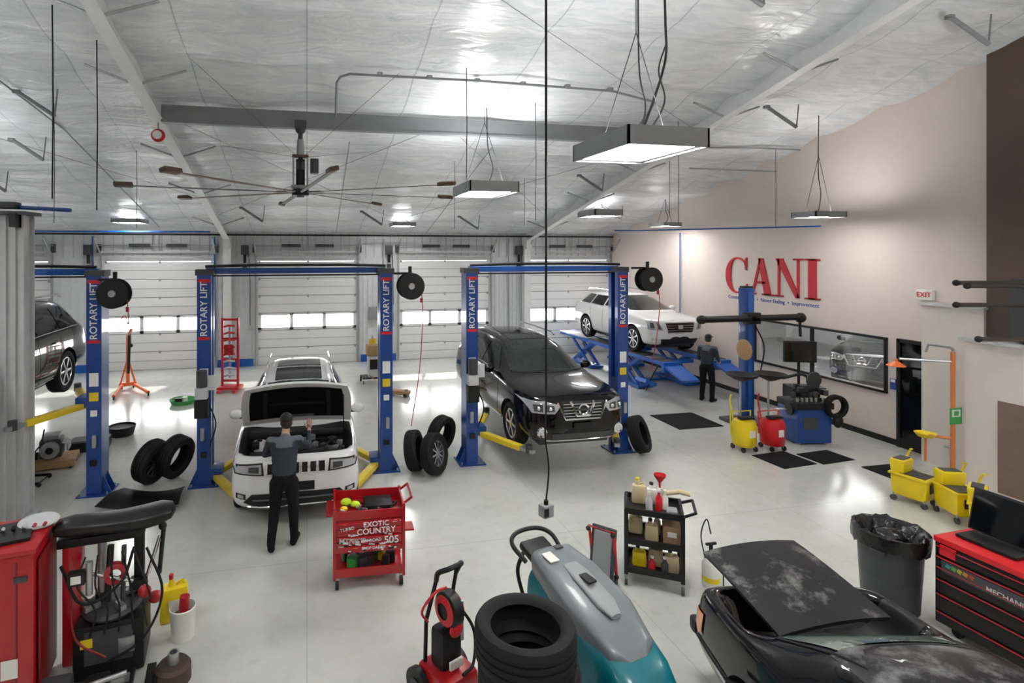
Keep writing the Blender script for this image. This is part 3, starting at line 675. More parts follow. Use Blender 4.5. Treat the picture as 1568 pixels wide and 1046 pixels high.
# ---------------------------------------------------------------- two-post lifts
def lift(cx,armz,name='two_post_lift',beam=BLU,y=10.16,half=1.56):
    mb=MB(name)
    for sx in(-1,1):
        X=sx*half
        mb.box((X+sx*.10,0,1.8),(.03,.34,3.6),BLU); 
        for sy in(-1,1):
            mb.box((X,sy*.16,1.8),(.22,.03,3.6),BLU); mb.box((X-sx*.10,sy*.12,1.8),(.03,.10,3.6),BLU)
        mb.box((X,0,.012),(.5,.48,.024),BLU); 
        for sy in(-1,1):
            for s2 in(-1,1): mb.cyl((X+s2*.2,sy*.19,.02),(X+s2*.2,sy*.19,.06),.016,STL); 
            mb.prism([(0,0),(.14,0),(0,.3)],.012,Matrix.Translation((X+sx*.11,sy*.1,.02))@Matrix.Rotation(R(90),4,'X')@(Matrix.Scale(1,4) if sx>0 else Matrix.Rotation(R(180),4,'Y')),BLU)
        z=armz
        mb.box((X-sx*.03,0,z+.45),(.14,.2,.9),DKG); mb.box((X-sx*.18,0,z+.06),(.20,.34,.16),BLU,bev=.01)
        for sy in(-1,1):
            p0=Vector((X-sx*.2,sy*.13,z)); p1=Vector((X-sx*.62,sy*.95,z)); d=(p1-p0); a=math.degrees(math.atan2(d.y,d.x)); mid=(p0+p1)/2
            mb.box(mid,(d.length+.1,.13,.09),YEL,rot=(0,0,a),bev=.01)
            p2=p0+d*1.25; mb.box((p1+p2)/2,((p2-p1).length+.2,.09,.06),STL,rot=(0,0,a)); mb.cyl(p2-Vector((0,0,.04)),p2+Vector((0,0,.1)),.06,DKG)
        mb.cyl((X,0,.05),(X,0,3.4),.03,STL)
        q=-.178
        M=Matrix.Translation((X,q,3.02))@Matrix.Rotation(R(90),4,'X')@Matrix.Rotation(R(90),4,'Z')
        mb.text('ROTARY LIFT',.155,M,WHT)
        mb.box((X,q+.002,3.50),(.19,.004,.06),REDB); mb.box((X,q+.002,2.52),(.19,.004,.05),REDB)
        mb.box((X,-.178,1.9),(.14,.006,.22),WHT); mb.box((X,-.178,1.62),(.14,.006,.14),YEL); mb.box((X,-.178,1.35),(.1,.006,.1),WHT)
        mb.box((X,-.20,.55),(.1,.05,.09),BLK,bev=.01)
        mb.box((X+sx*.02,-.2,.9),(.06,.06,.2),STL)
        mb.box((X,0,3.64),(.3,.3,.1),DKG)
    mb.box((0,.05,3.66),(2*half,.10,.10),beam); mb.tube([(-half,-.05,3.74),(-half*.5,-.05,3.76),(half*.5,-.05,3.76),(half,-.05,3.74)],.025,BLK); mb.cyl((-half,-.06,3.58),(half,-.06,3.58),.014,BLK)
    X=-half
    mb.box((X-.02,-.26,1.62),(.2,.16,.2),LGR,bev=.02); mb.cyl((X-.02,-.28,1.72),(X-.02,-.28,2.0),.085,DKG); mb.box((X-.02,-.27,1.36),(.22,.18,.3),BLK,bev=.02); mb.box((X+.14,-.24,1.78),(.14,.1,.24),LGR,bev=.01)
    mb.tube(sm([(X+.05,-.22,1.5),(X+.2,-.25,1.1),(X+.1,-.2,.7)]),.012,BLK)
    mb.done((cx,y,0))
lift(-.15,.14); lift(4.59,.56,beam=BLB); lift(-4.97,1.47,beam=BLB)
def reel(x,y,z,ang=0,drop=1.6,dm=RED):
    mb=MB('hose_reel')
    for q in(-.11,.11): mb.lathe([(0,q),(.23,q),(.24,q+.008),(.23,q+.016),(0,q+.016)],(0,0,0),BLK,'Y',32)
    mb.lathe([(.0,-.1),(.13,-.1),(.17,-.08),(.18,0),(.17,.08),(.13,.1),(0,.1)],(0,0,0),RUB,'Y',28)
    mb.lathe([(0,-.125),(.05,-.13),(.06,-.11),(.06,-.10)],(0,0,0),STL,'Y',20)
    mb.box((0,.05,.1),(.06,.03,.5),BLK); mb.box((-.14,.16,.22),(.28,.04,.04),BLK)
    mb.tube(sm([(.2,0,-.1),(.22,-.02,-.5),(.16,-.03,-drop*.6),(.0,-.06,-drop)]),.008,dm,seg=6); mb.cyl((.2,0,-.22),(.2,0,-.3),.025,dm)
    mb.done((x,y,z),rz=ang)
reel(-3.05,9.8,3.32,drop=.6); reel(1.82,9.8,3.38,drop=2.5); reel(6.6,9.8,3.45,drop=1.8)
mb=MB('steel_column'); mb.box((0,0,2.27),(.36,.03,4.54),LGR); mb.box((0,.28,2.27),(.36,.03,4.54),LGR)
for x in(-.17,-.06,.06,.17): mb.box((x,-.03,2.27),(.03,.05,4.54),LGR)
mb.box((0,.13,2.27),(.26,.26,4.54),LGR); mb.box((0,.13,.02),(.5,.5,.04),LGR); mb.box((.0,.1,4.56),(.5,.5,.05),DKG)
mb.cyl((-.8,.1,4.70),(.75,.1,4.62),.03,BLU); mb.box((-.1,.1,4.68),(.3,.2,.1),DKG,bev=.02); mb.box((.1,-.1,4.45),(.08,.2,.2),BLK)
mb.done((-4.24,9.2,0))
# ---------------------------------------------------------------- loose tyres
def tyre_obj(x,y,r,w,lean,rz,rim=None,name='tire'):
    mb=MB(name); 
    tyre(mb,(0,0,0),r,w,'X',rin=r*.62)
    if rim: 
        mb.lathe([(r*.62,-w*.38),(r*.62,w*.38),(r*.56,w*.3),(r*.54,-w*.2),(0,-w*.2)],(0,0,0),DKG,'X',28)
        for k in range(10):
            a=2*math.pi*k/10; mb.box((w*.3,math.cos(a)*r*.33,math.sin(a)*r*.33),(.025,r*.55,.03),rim,rot=(math.degrees(a),0,0))
        mb.cyl((w*.1,0,0),(w*.34,0,0),.05,rim)
    o=mb.done()
    o.rotation_euler=Euler((0,R(lean),R(rz)),'XYZ')
    o.location=(x,y,r*math.cos(R(lean))+w/2*math.sin(abs(R(lean)))-.004)
tyre_obj(-2.60,10.30,.37,.26,14,-28,RIMD); tyre_obj(-2.27,10.48,.37,.26,14,-28)
tyre_obj(1.92,9.95,.36,.22,-10,-25); tyre_obj(2.24,9.72,.36,.22,-10,-40,RIMS)
tyre_obj(2.62,10.75,.36,.24,8,-50); tyre_obj(6.45,9.9,.36,.24,-20,-45)
mb=MB('tire_stack')
z=.0
for k in range(5):
    w=.272; o=random.uniform(-.015,.015); tyre(mb,(o,-o,z+w/2),.36,w,'Z',rin=.245); z+=w
mb.done((1.54,3.72,0))
mb=MB('plastic_undertray'); t=bmesh.new(); rows=[]
for j in range(7):
    row=[]
    for i in range(13):
        u=i/12*2-1; v=j/6*2-1
        row.append(t.verts.new((u*.56*(1-.12*v),v*.34-.06*u*u,.03+.10*(u*u)+.03*math.cos(v*2.5))))
    rows.append(row)
for j in range(6):
    for i in range(12): t.faces.new((rows[j][i],rows[j][i+1],rows[j+1][i+1],rows[j+1][i]))
r=bmesh.ops.solidify(t,geom=list(t.faces),thickness=.015); mb.add(t,Matrix.Identity(4),BLK); mb.done((-2.5,9.62,0),rz=-8)
# ---------------------------------------------------------------- people
SKIN=mat('skin',(.50,.29,.21),.5); SHIRT=mat('navy_shirt',(.022,.028,.042),.85,bump=.3,bscale=30); PANT=mat('black_trousers',(.008,.008,.010),.85,bump=.3,bscale=25,spec=.2); SHOE=mat('boots',(.012,.011,.010),.6); GSH=mat('grey_shoulder',(.10,.11,.13),.8); HAIR=mat('hair',(.03,.02,.015),.7)
def person(name,J,loc,rz,hat=BLK):
    V=lambda k:Vector(J[k])
    mb=MB('tmp')
    def cap(a,b,r0,r1,n=6):
        a=Vector(a);b=Vector(b)
        for i in range(n+1):
            f=i/n; mb.sph(a.lerp(b,f),r0+(r1-r0)*f,BLK,seg=12)
    pel,ch,nk,hd=V('pel'),V('chest'),V('neck'),V('head')
    mb.sph(pel,(.165,.115,.13),BLK); 
    for i in range(7):
        f=i/6; p=pel.lerp(ch,f); w=.155+.03*f; mb.sph(p,(w,.115+.01*f,.12),BLK)
    mb.sph(ch+Vector((0,0,.05)),(.19,.12,.13),BLK)
    cap(ch+Vector((0,0,.1)),nk,.09,.06); cap(nk,hd,.058,.055)
    segs=[]
    for s_ in('l','r'):
        sh,el,wr=V(s_+'sh'),V(s_+'el'),V(s_+'wr'); hp,kn,an,to=V(s_+'hip'),V(s_+'kn'),V(s_+'an'),V(s_+'to')
        cap(ch+Vector((0,0,.08)),sh,.09,.070); cap(sh,el,.066,.052); cap(el,wr,.050,.034)
        cap(hp,kn,.104,.074,8); cap(kn,an,.076,.060,8); 
        segs+= [(hp,kn,'p'),(kn,an,'p'),(sh,el,'s'),(el,el.lerp(wr,.8),'s'),(wr,wr,'k'),(an.lerp(to,.3),to,'b')]
        d=to-an; heel=an-Vector((d.x,d.y,0)).normalized()*.05; heel.z=.05; tt=to.copy(); tt.z=.045
        cap(heel,tt,.050,.044); cap(an,heel,.05,.048)
    segs+=[(pel-Vector((0,0,.1)),pel+Vector((0,0,.02)),'p'),(pel+Vector((0,0,.12)),ch,'s'),(ch+Vector((0,0,.12)),ch+Vector((0,0,.17)),'g'),(V('lsh')+Vector((0,0,.03)),V('lsh').lerp(V('lel'),.12),'g'),(V('rsh')+Vector((0,0,.03)),V('rsh').lerp(V('rel'),.12),'g'),(nk+Vector((0,0,.04)),hd,'k')]
    me=bpy.data.meshes.new('p'); mb.bm.to_mesh(me); mb.bm.free(); o=bpy.data.objects.new('p',me); COL.objects.link(o)
    rm=o.modifiers.new('r','REMESH'); rm.mode='VOXEL'; rm.voxel_size=.013
    sm_=o.modifiers.new('s','SMOOTH'); sm_.factor=.6; sm_.iterations=5
    dg=bpy.context.evaluated_depsgraph_get(); dg.update(); res=bpy.data.meshes.new_from_object(o.evaluated_get(dg)); bpy.data.objects.remove(o)
    out=MB(name,[SHIRT,PANT,SKIN,SHOE,GSH]); out.bm.from_mesh(res); code={'s':0,'p':1,'k':2,'b':3,'g':4}
    for f in out.bm.faces:
        c=f.calc_center_median(); best=9;k='s'
        for a,b,q in segs:
            ab=b-a; tt=0 if ab.length<1e-5 else max(0,min(1,(c-a).dot(ab)/ab.length_squared)); dd=(c-(a+ab*tt)).length
            if dd<best: best=dd;k=q
        f.material_index=code[k]
    h=hd+Vector((0,.01,.06))
    out.sph(h,(.076,.095,.115),SKIN,seg=20); out.sph(h+Vector((0,.045,-.06)),(.052,.05,.055),SKIN); out.sph(h+Vector((0,.10,-.015)),(.014,.024,.026),SKIN,seg=10)
    for sx in(-1,1):
        out.sph(h+Vector((sx*.078,-.005,-.01)),(.012,.022,.034),SKIN,seg=10); out.sph(h+Vector((sx*.03,.082,.01)),(.014,.012,.010),WHT,seg=8); out.sph(h+Vector((sx*.03,.092,.01)),(.006,.005,.006),BLK,seg=8)
        out.box(h+Vector((sx*.03,.088,.03)),(.034,.01,.007),HAIR)
    out.box(h+Vector((0,.095,-.055)),(.042,.01,.009),mat('lips',(.4,.16,.13),.5),bev=.003)
    out.sph(h+Vector((0,-.02,.0)),(.080,.088,.105),HAIR,seg=18)
    out.sph(h+Vector((0,-.005,.045)),(.088,.105,.085),hat,seg=20); out.box(h+Vector((0,.125,.045)),(.13,.10,.012),hat,rot=(-8,0,0),bev=.005)
    for s_ in('l','r'):
        wr=V(s_+'wr'); el=V(s_+'el'); d=(wr-el).normalized(); side=Vector((1,0,0)) if abs(d.x)<.8 else Vector((0,0,1)); side=(side-d*side.dot(d)).normalized(); nrm=d.cross(side).normalized()
        pm=wr+d*.055
        q=Matrix((side,d,nrm)).transposed().to_4x4(); e=q.to_euler()
        out.sph(pm,(.042,.055,.018),SKIN,rot=[math.degrees(a) for a in e],seg=14)
        for k in range(4):
            ln=(.068,.078,.074,.058)[k]; b0=pm+side*(-.030+.020*k)+d*.035
            b1=b0+d*ln*.45; b2=b1+(d*.75-nrm*.6)*ln*.33; b3=b2+(d*.3-nrm*.9)*ln*.28
            out.tube([b0,b1,b2,b3],[.0095,.009,.008,.007],SKIN,seg=8)
        sg=-1 if s_=='r' else 1
        b0=pm+side*.030*sg-d*.02; out.tube([b0,b0+side*.03*sg+d*.025-nrm*.01,b0+side*.035*sg+d*.055-nrm*.02],[.012,.0105,.008],SKIN,seg=8)
    return out.done(loc,rz,ang=60)
person('mechanic',dict(pel=(0,0,.94),chest=(.0,.14,1.28),neck=(.01,.22,1.46),head=(.02,.27,1.56),
 lsh=(-.19,.17,1.39),lel=(-.27,.33,1.17),lwr=(-.17,.53,1.10),rsh=(.19,.17,1.39),rel=(.32,.28,1.26),rwr=(.33,.44,1.44),
 lhip=(-.095,-.0,.88),lkn=(-.13,.05,.49),lan=(-.17,-.03,.10),lto=(-.19,.14,.045),rhip=(.095,0,.88),rkn=(.12,.08,.49),ran=(.13,.10,.10),rto=(.17,.26,.045)),(-.30,7.70,0),0)
person('mechanic',dict(pel=(0,0,.94),chest=(.0,.03,1.30),neck=(0,.06,1.50),head=(0,.09,1.60),
 lsh=(-.19,.03,1.42),lel=(-.25,.08,1.14),lwr=(-.2,.27,1.05),rsh=(.19,.03,1.42),rel=(.25,.08,1.14),rwr=(.2,.27,1.05),
 lhip=(-.095,0,.88),lkn=(-.12,.05,.49),lan=(-.13,0,.10),lto=(-.15,.16,.045),rhip=(.095,0,.88),rkn=(.12,.05,.49),ran=(.13,0,.10),rto=(.16,.16,.045)),(10.45,12.95,0),-60)
# ---------------------------------------------------------------- red tool cart
mb=MB('tool_cart'); W,D=.82,.50
for sx in(-1,1):
    for sy in(-1,1):
        mb.box((sx*W/2,sy*D/2,.55),(.035,.035,.86),RED)
        p=Vector((sx*(W/2-.03),sy*(D/2-.02),0)); mb.cyl(p+Vector((-.02,0,.065)),p+Vector((.02,0,.065)),.065,BLK,seg=20); mb.cyl(p+Vector((-.022,0,.065)),p+Vector((.022,0,.065)),.035,STL); mb.box(p+Vector((0,0,.13)),(.06,.06,.03),STL)
mb.box((0,0,.16),(W,D,.03),RED); mb.box((0,-D/2,.20),(W,.02,.10),RED); mb.box((0,D/2,.20),(W,.02,.10),RED)
mb.box((0,0,.62),(W,D,.38),RED,bev=.01)
for k,(z,h) in enumerate(((.765,.075),(.68,.075),(.58,.10),(.48,.08))):
    mb.box((0,-D/2-.01,z),(W-.06,.02,h),RED,bev=.006); mb.box((0,-D/2-.026,z+h/2-.012),(W-.1,.014,.012),REDB)
mb.box((0,0,.83),(W,D,.03),RED); 
for sx in(-1,1): mb.box((sx*W/2,0,.90),(.02,D,.13),RED)
mb.box((0,D/2,.90),(W,.02,.13),RED); mb.box((0,-D/2,.88),(W,.02,.09),RED)
mb.tube([(W/2,-.2,.95),(W/2+.1,-.2,1.02),(W/2+.1,.2,1.02),(W/2,.2,.95)],.016,RED); mb.box((-W/2-.05,.0,.86),(.1,.4,.02),RED); mb.box((W/2+.07,-.05,.6),(.14,.2,.02),RED)
stk=[WHT,YBR,BLK,WHT,BLK,WHT,LGR,WHT]
for k in range(44):
    x=random.uniform(-.36,.36); z=random.choice([.47,.50,.53,.57,.61,.64,.78,.49]); w=random.uniform(.025,.075)
    mb.box((x,-D/2-.0215-.0006*(k%5),z+random.uniform(-.01,.01)),(w,.0015,random.uniform(.012,.026)),random.choice(stk),rot=(0,random.uniform(-10,10),0))
MT=lambda x,z,a=0:Matrix.Translation((x,-D/2-.036,z))@Matrix.Rotation(R(90),4,'X')@Matrix.Rotation(R(a),4,'Z')
mb.text('EXOTIC',.085,MT(.08,.77,2),WHT); mb.text('COUNTRY',.095,MT(.08,.69,2),WHT); mb.text('505',.12,MT(.26,.57),WHT); mb.text('MTNR',.085,MT(-.24,.585,-4),LGR); mb.text('OFF ROAD',.05,MT(.02,.58,3),WHT); mb.text('SHOP DADDY',.045,MT(.05,.49),WHT); mb.text('TURBO',.05,MT(-.26,.73,8),WHT)
for k in range(30):
    x=random.uniform(-.3,.33); y=random.uniform(-.18,.18); mb.cyl((x,y,.865),(x+random.uniform(-.12,.12),y+random.uniform(-.1,.1),.89),.011,random.choice([STL,BLK,CHR,BLK]))
HV=mat('hivis_cloth',(.50,.75,.02),.8)
mb.sph((-.27,.08,.89),(.07,.06,.045),HV); mb.sph((-.16,.02,.885),(.06,.05,.035),HV); mb.sph((-.3,-.08,.88),(.05,.04,.03),YBR)
mb.box((.12,.05,.88),(.34,.3,.05),BLK,bev=.02)
for k in range(16): mb.box((random.uniform(-.3,.3),random.uniform(-.17,.15),.24),(random.uniform(.08,.16),random.uniform(.08,.14),random.uniform(.08,.14)),random.choice([BLK,DKG,LGR,BLU,YBR,BLK,GRN,BLK]),rot=(0,0,random.uniform(0,90)),bev=.015)
mb.done((.74,6.84,0),rz=-3)
# ---------------------------------------------------------------- utility cart
mb=MB('utility_cart'); W,D=.62,.46
for z in(.16,.5,.86):
    mb.box((0,0,z),(W,D,.02),BLK)
    for sx in(-1,1): mb.box((sx*W/2,0,z+.03),(.03,D+.03,.07),BLK); mb.box((0,sx*D/2,z+.03),(W+.03,.03,.07),BLK)
for sx in(-1,1):
    for sy in(-1,1):
        mb.box((sx*W/2,sy*D/2,.52),(.045,.045,.78),BLK); p=Vector((sx*W/2,sy*D/2,.055)); mb.cyl(p-Vector((.015,0,0)),p+Vector((.015,0,0)),.055,DKG,seg=20); mb.box(p+Vector((0,0,.06)),(.04,.05,.03),STL)
mb.tube([(W/2,-D/2+.03,.89),(W/2+.14,-D/2+.05,.95),(W/2+.14,D/2-.05,.95),(W/2,D/2-.03,.89)],.018,BLK)
def jug(mb,x,y,z,m,h=.26,w=.17,d=.11,capm=BLK):
    mb.box((x,y,z+h*.4),(w,d,h*.8),m,bev=.03,taper=(.9,.9)); mb.cyl((x-w*.1,y,z+h*.75),(x-w*.1,y,z+h),.035,m,.02); mb.cyl((x-w*.1,y,z+h*.97),(x-w*.1,y,z+h*1.08),.024,capm); mb.tube([(x+w*.05,y,z+h*.82),(x+w*.25,y,z+h*.9),(x+w*.42,y,z+h*.7)],.014,m)
def bottle(mb,x,y,z,m,h=.22,r=.04,capm=WPL): mb.lathe([(0,0),(r,0),(r,h*.65),(r*.4,h*.85),(r*.4,h),(0,h)],(x,y,z),m,seg=16); mb.cyl((x,y,z+h),(x,y,z+h*1.12),r*.5,capm)
BEI=mat('beige_plastic',(.60,.50,.30),.5)
jug(mb,-.16,.1,.87,BEI,.28,.18,.13,YBR); jug(mb,.0,.12,.87,WPL,.24); bottle(mb,.06,-.05,.87,REDB); bottle(mb,.13,.02,.87,WPL,.2); bottle(mb,-.05,-.1,.87,LGR,.2)
mb.lathe([(.012,0),(.014,.08),(.07,.16),(.072,.18)],(.08,.12,1.06),REDB,seg=20); mb.cyl((.08,.12,.88),(.08,.12,1.08),.05,WPL)
mb.tube([(.12,.14,1.0),(.3,.12,1.06),(.42,.1,1.05)],.03,BEI); mb.box((.2,-.1,.9),(.12,.14,.05),GRY,bev=.01)
jug(mb,-.2,.05,.51,BEI); jug(mb,-.02,-.08,.51,BEI,.24,.16,.12); mb.box((.2,-.02,.62),(.19,.26,.22),CARD); mb.box((.2,-.15,.64),(.1,.004,.06),WPL); bottle(mb,.05,.1,.51,WPL,.24)
jug(mb,-.16,-.06,.17,YBR,.22); jug(mb,.03,.02,.17,BEI,.26,.17,.14); jug(mb,.2,-.08,.17,BEI,.24); bottle(mb,-.02,-.15,.17,REDB,.16); bottle(mb,.12,-.16,.17,DKG,.18)
mb.done((4.14,6.06,0),rz=-32)
mb=MB('folding_creeper'); mb.box((0,0,.36),(.30,.05,.60),DKG,rot=(-12,0,0),bev=.03); mb.box((0,-.03,.36),(.22,.04,.5),GRY,rot=(-12,0,0),bev=.02); mb.tube([(-.14,.08,.05),(-.15,-.05,.66),(.15,-.05,.66),(.14,.08,.05)],.02,REDB)
for sx in(-1,1):
    for z,yy in((.1,.06),(.64,-.06)): mb.sph((sx*.15,yy-.02,z),.03,BLK,seg=10)
mb.box((0,.06,.03),(.3,.08,.06),DKG); mb.done((3.5,6.12,0),rz=-50)
mb=MB('pump_sprayer'); mb.lathe([(0,0),(.09,0),(.10,.03),(.10,.26),(.07,.33),(.035,.36),(.035,.4),(0,.4)],(0,0,0),WPL); mb.cyl((0,0,.38),(0,0,.50),.022,BLK); mb.box((0,0,.51),(.14,.03,.03),BLK,bev=.01); mb.lathe([(.101,.08),(.102,.14)],(0,0,0),YBR)
mb.tube(sm([(.06,.0,.36),(.16,.0,.4),(.17,0,.2),(.13,-.05,.02),(.05,-.16,.02)]),.008,BLK); mb.tube(sm([(-.08,0,.35),(-.12,.02,.62),(-.02,.05,.78),(.04,.05,.6)]),.008,BLK); mb.done((4.72,5.78,0))
# ---------------------------------------------------------------- floor scrubber
mb=MB('floor_scrubber')
def loft(mb,secs,m):
    t=bmesh.new(); rs=[]
    for (y,zc_,hw,hh,p) in secs:
        r=[]
        for k in range(28):
            a=2*math.pi*k/28; ca,sa=math.cos(a),math.sin(a)
            r.append(t.verts.new((hw*math.copysign(abs(ca)**p,ca),y,zc_+hh*math.copysign(abs(sa)**p,sa))))
        rs.append(r)
    for i in range(len(rs)-1):
        for k in range(28): t.faces.new((rs[i][k],rs[i][(k+1)%28],rs[i+1][(k+1)%28],rs[i+1][k]))
    t.faces.new(rs[0]); t.faces.new(rs[-1][::-1]); mb.add(t,Matrix.Identity(4),m)
loft(mb,[(-.78,.36,.18,.20,.6),(-.74,.38,.25,.30,.5),(-.6,.42,.30,.36,.42),(-.4,.47,.33,.40,.42),(0,.52,.33,.44,.4),(.35,.56,.30,.47,.4),(.55,.58,.26,.43,.4),(.6,.56,.2,.34,.5)],TEAL)
loft(mb,[(-.56,.74,.14,.06,.7),(-.48,.79,.24,.09,.55),(-.2,.90,.30,.12,.5),(.2,1.0,.29,.13,.5),(.5,1.05,.24,.12,.5),(.62,1.03,.16,.08,.7)],SGR)
loft(mb,[(-.32,.99,.05,.02,.8),(-.2,1.03,.10,.025,.7),(.1,1.11,.10,.025,.7),(.25,1.13,.08,.02,.7)],GRY)
mb.box((0,.02,1.125),(.09,.14,.02),BLK,bev=.01); mb.box((-.12,.38,1.16),(.1,.14,.01),WPL,rot=(5,0,0)); mb.box((0.05,.48,1.17),(.08,.06,.012),DKG,rot=(-3,0,0))
mb.tube(sm([(-.22,.62,1.02),(-.24,.82,1.1),(-.12,.92,1.14),(.12,.92,1.14),(.24,.82,1.1),(.22,.62,1.02)]),.022,BLK); mb.box((0,.72,1.04),(.30,.24,.08),BLK,bev=.03,rot=(14,0,0)); mb.tube(sm([(-.12,.80,1.0),(-.16,.84,.8),(-.1,.8,.5)]),.02,BLK)
for sx in(-1,1): mb.cyl((sx*.22,.25,.13),(sx*.30,.25,.13),.13,BLK,seg=24); mb.cyl((sx*.18,-.55,.06),(sx*.22,-.55,.06),.06,BLK,seg=18)
mb.box((0,-.35,.08),(.60,.5,.14),DKG,bev=.03); mb.box((0,.68,.05),(.72,.06,.08),BLK)
ME=Matrix.Translation((.08,-.725,.655))@Matrix.Rotation(R(42),4,'X')
mb.lathe([(0,.0),(.085,.0),(.09,.01),(0,.014)],(0,0,0),WPL,M=ME@Matrix.Diagonal((1,.5,1,1)),seg=24); mb.lathe([(0,.01),(.078,.012),(.08,.016),(0,.018)],(0,0,0),TEAL,M=ME@Matrix.Diagonal((1,.48,1,1)),seg=24); mb.text('SCRUB',.045,ME@Matrix.Translation((0,0,.019)),WHT)
mb.done((2.42,4.46,0),rz=14)
mb=MB('pressure_washer')
for sx in(-1,1):
    mb.tube([(sx*.12,.12,.1),(sx*.12,.1,.6),(sx*.10,.0,.95)],.016,BLK); mb.cyl((sx*.17,.1,.13),(sx*.22,.1,.13),.13,BLK,seg=24); mb.cyl((sx*.225,.1,.13),(sx*.23,.1,.13),.06,DKG,seg=20)
mb.tube(sm([(-.10,0,.95),(-.11,-.04,1.03),(-.06,-.10,1.07),(.06,-.10,1.07),(.11,-.04,1.03),(.10,0,.95)]),.02,BLK)
mb.box((0,-.02,.18),(.34,.36,.2),RED,bev=.05); mb.box((0,.0,.42),(.2,.16,.3),BLK,bev=.04); mb.lathe([(0,-.06),(.1,-.06),(.13,-.04),(.13,.04),(.1,.06),(0,.06)],(0,-.04,.72),BLK,'X'); mb.lathe([(.06,-.07),(.11,-.06),(.11,.06),(.06,.07)],(0,-.04,.72),REDB,'X')
mb.cyl((.06,-.12,.5),(.06,-.12,.8),.012,STL); mb.tube(sm([(.1,-.05,.7),(.2,-.1,.5),(.15,-.15,.3),(.0,-.2,.3)]),.012,RUB); mb.box((0,-.12,.34),(.12,.02,.06),WPL); mb.sph((.0,-.12,.60),(.06,.03,.06),REDB)
mb.tube(sm([(-.12,.08,.6),(-.22,.02,.75),(-.15,-.05,.9),(0,0,.86)]),.01,REDB)
mb.done((1.22,4.82,0),rz=25,sc=1.15)
# ---------------------------------------------------------------- trash can
mb=MB('trash_can'); GC=mat('grey_can',(.040,.043,.050),.45)
mb.lathe([(0,.02),(.24,.02),(.26,.05),(.30,.80),(.335,.82),(.34,.88),(.32,.89),(.30,.84),(.28,.4),(0,.38)],(0,0,0),GC,seg=36)
for a in(20,200): mb.box((.33*math.cos(R(a)),.33*math.sin(R(a)),.72),(.06,.14,.05),GC,rot=(0,0,a),bev=.01)
BAG=mat('bin_bag',(.006,.006,.007),.22,bump=.6,bscale=14)
t=bmesh.new(); rs=[]
for i,(r,z) in enumerate([(.345,.74),(.352,.80),(.35,.895),(.32,.905),(.27,.85),(.22,.74),(.12,.66),(.01,.64)]):
    rs.append([t.verts.new(((r+random.uniform(-.012,.012)*(i!=1))*math.cos(2*math.pi*k/40),(r+random.uniform(-.012,.012))*math.sin(2*math.pi*k/40),z+random.uniform(-.03,.03)*(i!=2))) for k in range(40)])
for i in range(7):
    for k in range(40): t.faces.new((rs[i][k],rs[i][(k+1)%40],rs[i+1][(k+1)%40],rs[i+1][k]))
mb.add(t,Matrix.Identity(4),BAG); 
mb.sph((.05,.05,.78),(.16,.14,.09),BAG); mb.sph((-.1,-.08,.75),(.12,.1,.08),BAG)
mb.done((6.40,5.02,0))
# ---------------------------------------------------------------- tool chest
mb=MB('tool_chest')
mb.box((0,0,.52),(.58,1.75,.84),BLK,bev=.01); mb.box((0,0,.97),(.60,1.77,.06),REDB,bev=.01)
for (z,h) in((.87,.09),(.76,.09),(.64,.11),(.50,.14),(.33,.17),(.18,.10)):
    for yy in(-.44,.44): mb.box((-.30,yy,z),(.02,.84,h),BLK,bev=.004); mb.box((-.315,yy,z+h/2-.008),(.02,.82,.008),RED)
mb.box((-.314,.15,.72),(.006,1.3,.12),DKG)
for k,cc in enumerate([(.05,.5,.5),(.2,.6,.1),(.7,.7,.05),(.8,.4,.05),(.7,.1,.05)]):
    mb.box((-.319,.74-k*.05,.74),(.004,.04,.04),mat('stripe%d'%(k%5),[x*.5 for x in cc],.4),rot=(20,0,0))
mb.text('MECHANICS CHALLENGE',.065,Matrix.Translation((-.320,.05,.70))@Matrix.Rotation(R(-90),4,'Z')@Matrix.Rotation(R(90),4,'X'),LGR)
mb.box((-.305,.75,.88),(.02,.14,.10),REDB)
for sx in(-1,1):
    for sy in(-1,1): mb.cyl((sx*.2-.02,sy*.72,.05),(sx*.2+.02,sy*.72,.05),.05,RUB,seg=18)
mb.box((.05,.55,1.02),(.34,.5,.03),BLK,bev=.01); mb.box((.18,.55,1.26),(.03,.56,.44),BLK,rot=(0,14,0),bev=.01); mb.box((.162,.55,1.26),(.008,.52,.40),GLS,rot=(0,14,0))
mb.box((0,-.3,1.01),(.5,.6,.02),RED); mb.box((-.1,0,1.04),(.3,.2,.08),BLK,bev=.02)
mb.done((6.84,3.78,0),rz=3)
def mop(x,y,rz):
    mb=MB('mop_bucket')
    mb.box((0,0,.24),(.30,.40,.30),YBR,bev=.04,taper=(1.12,1.1)); mb.box((0,.0,.40),(.37,.47,.03),YBR,bev=.01); mb.box((0,-.04,.418),(.28,.3,.01),DKG)
    mb.box((0,.14,.50),(.28,.16,.2),YBR,bev=.03,taper=(1.1,1.2)); mb.box((0,.14,.605),(.22,.12,.01),DKG); mb.tube([(.14,.16,.55),(.17,.10,.72),(.10,.06,.74)],.014,YBR); mb.box((0,-.225,.28),(.16,.01,.12),BLK)
    for sx in(-1,1):
        for sy in(-1,1): mb.cyl((sx*.14-.015,sy*.18,.04),(sx*.14+.015,sy*.18,.04),.04,DKG); mb.cyl((sx*.14,sy*.18,.06),(sx*.14,sy*.18,.12),.012,STL)
    mb.done((x,y,0),rz=rz,sc=1.1)
mop(9.45,7.05,15); mop(9.55,6.5,-20); mop(9.42,5.98,30)
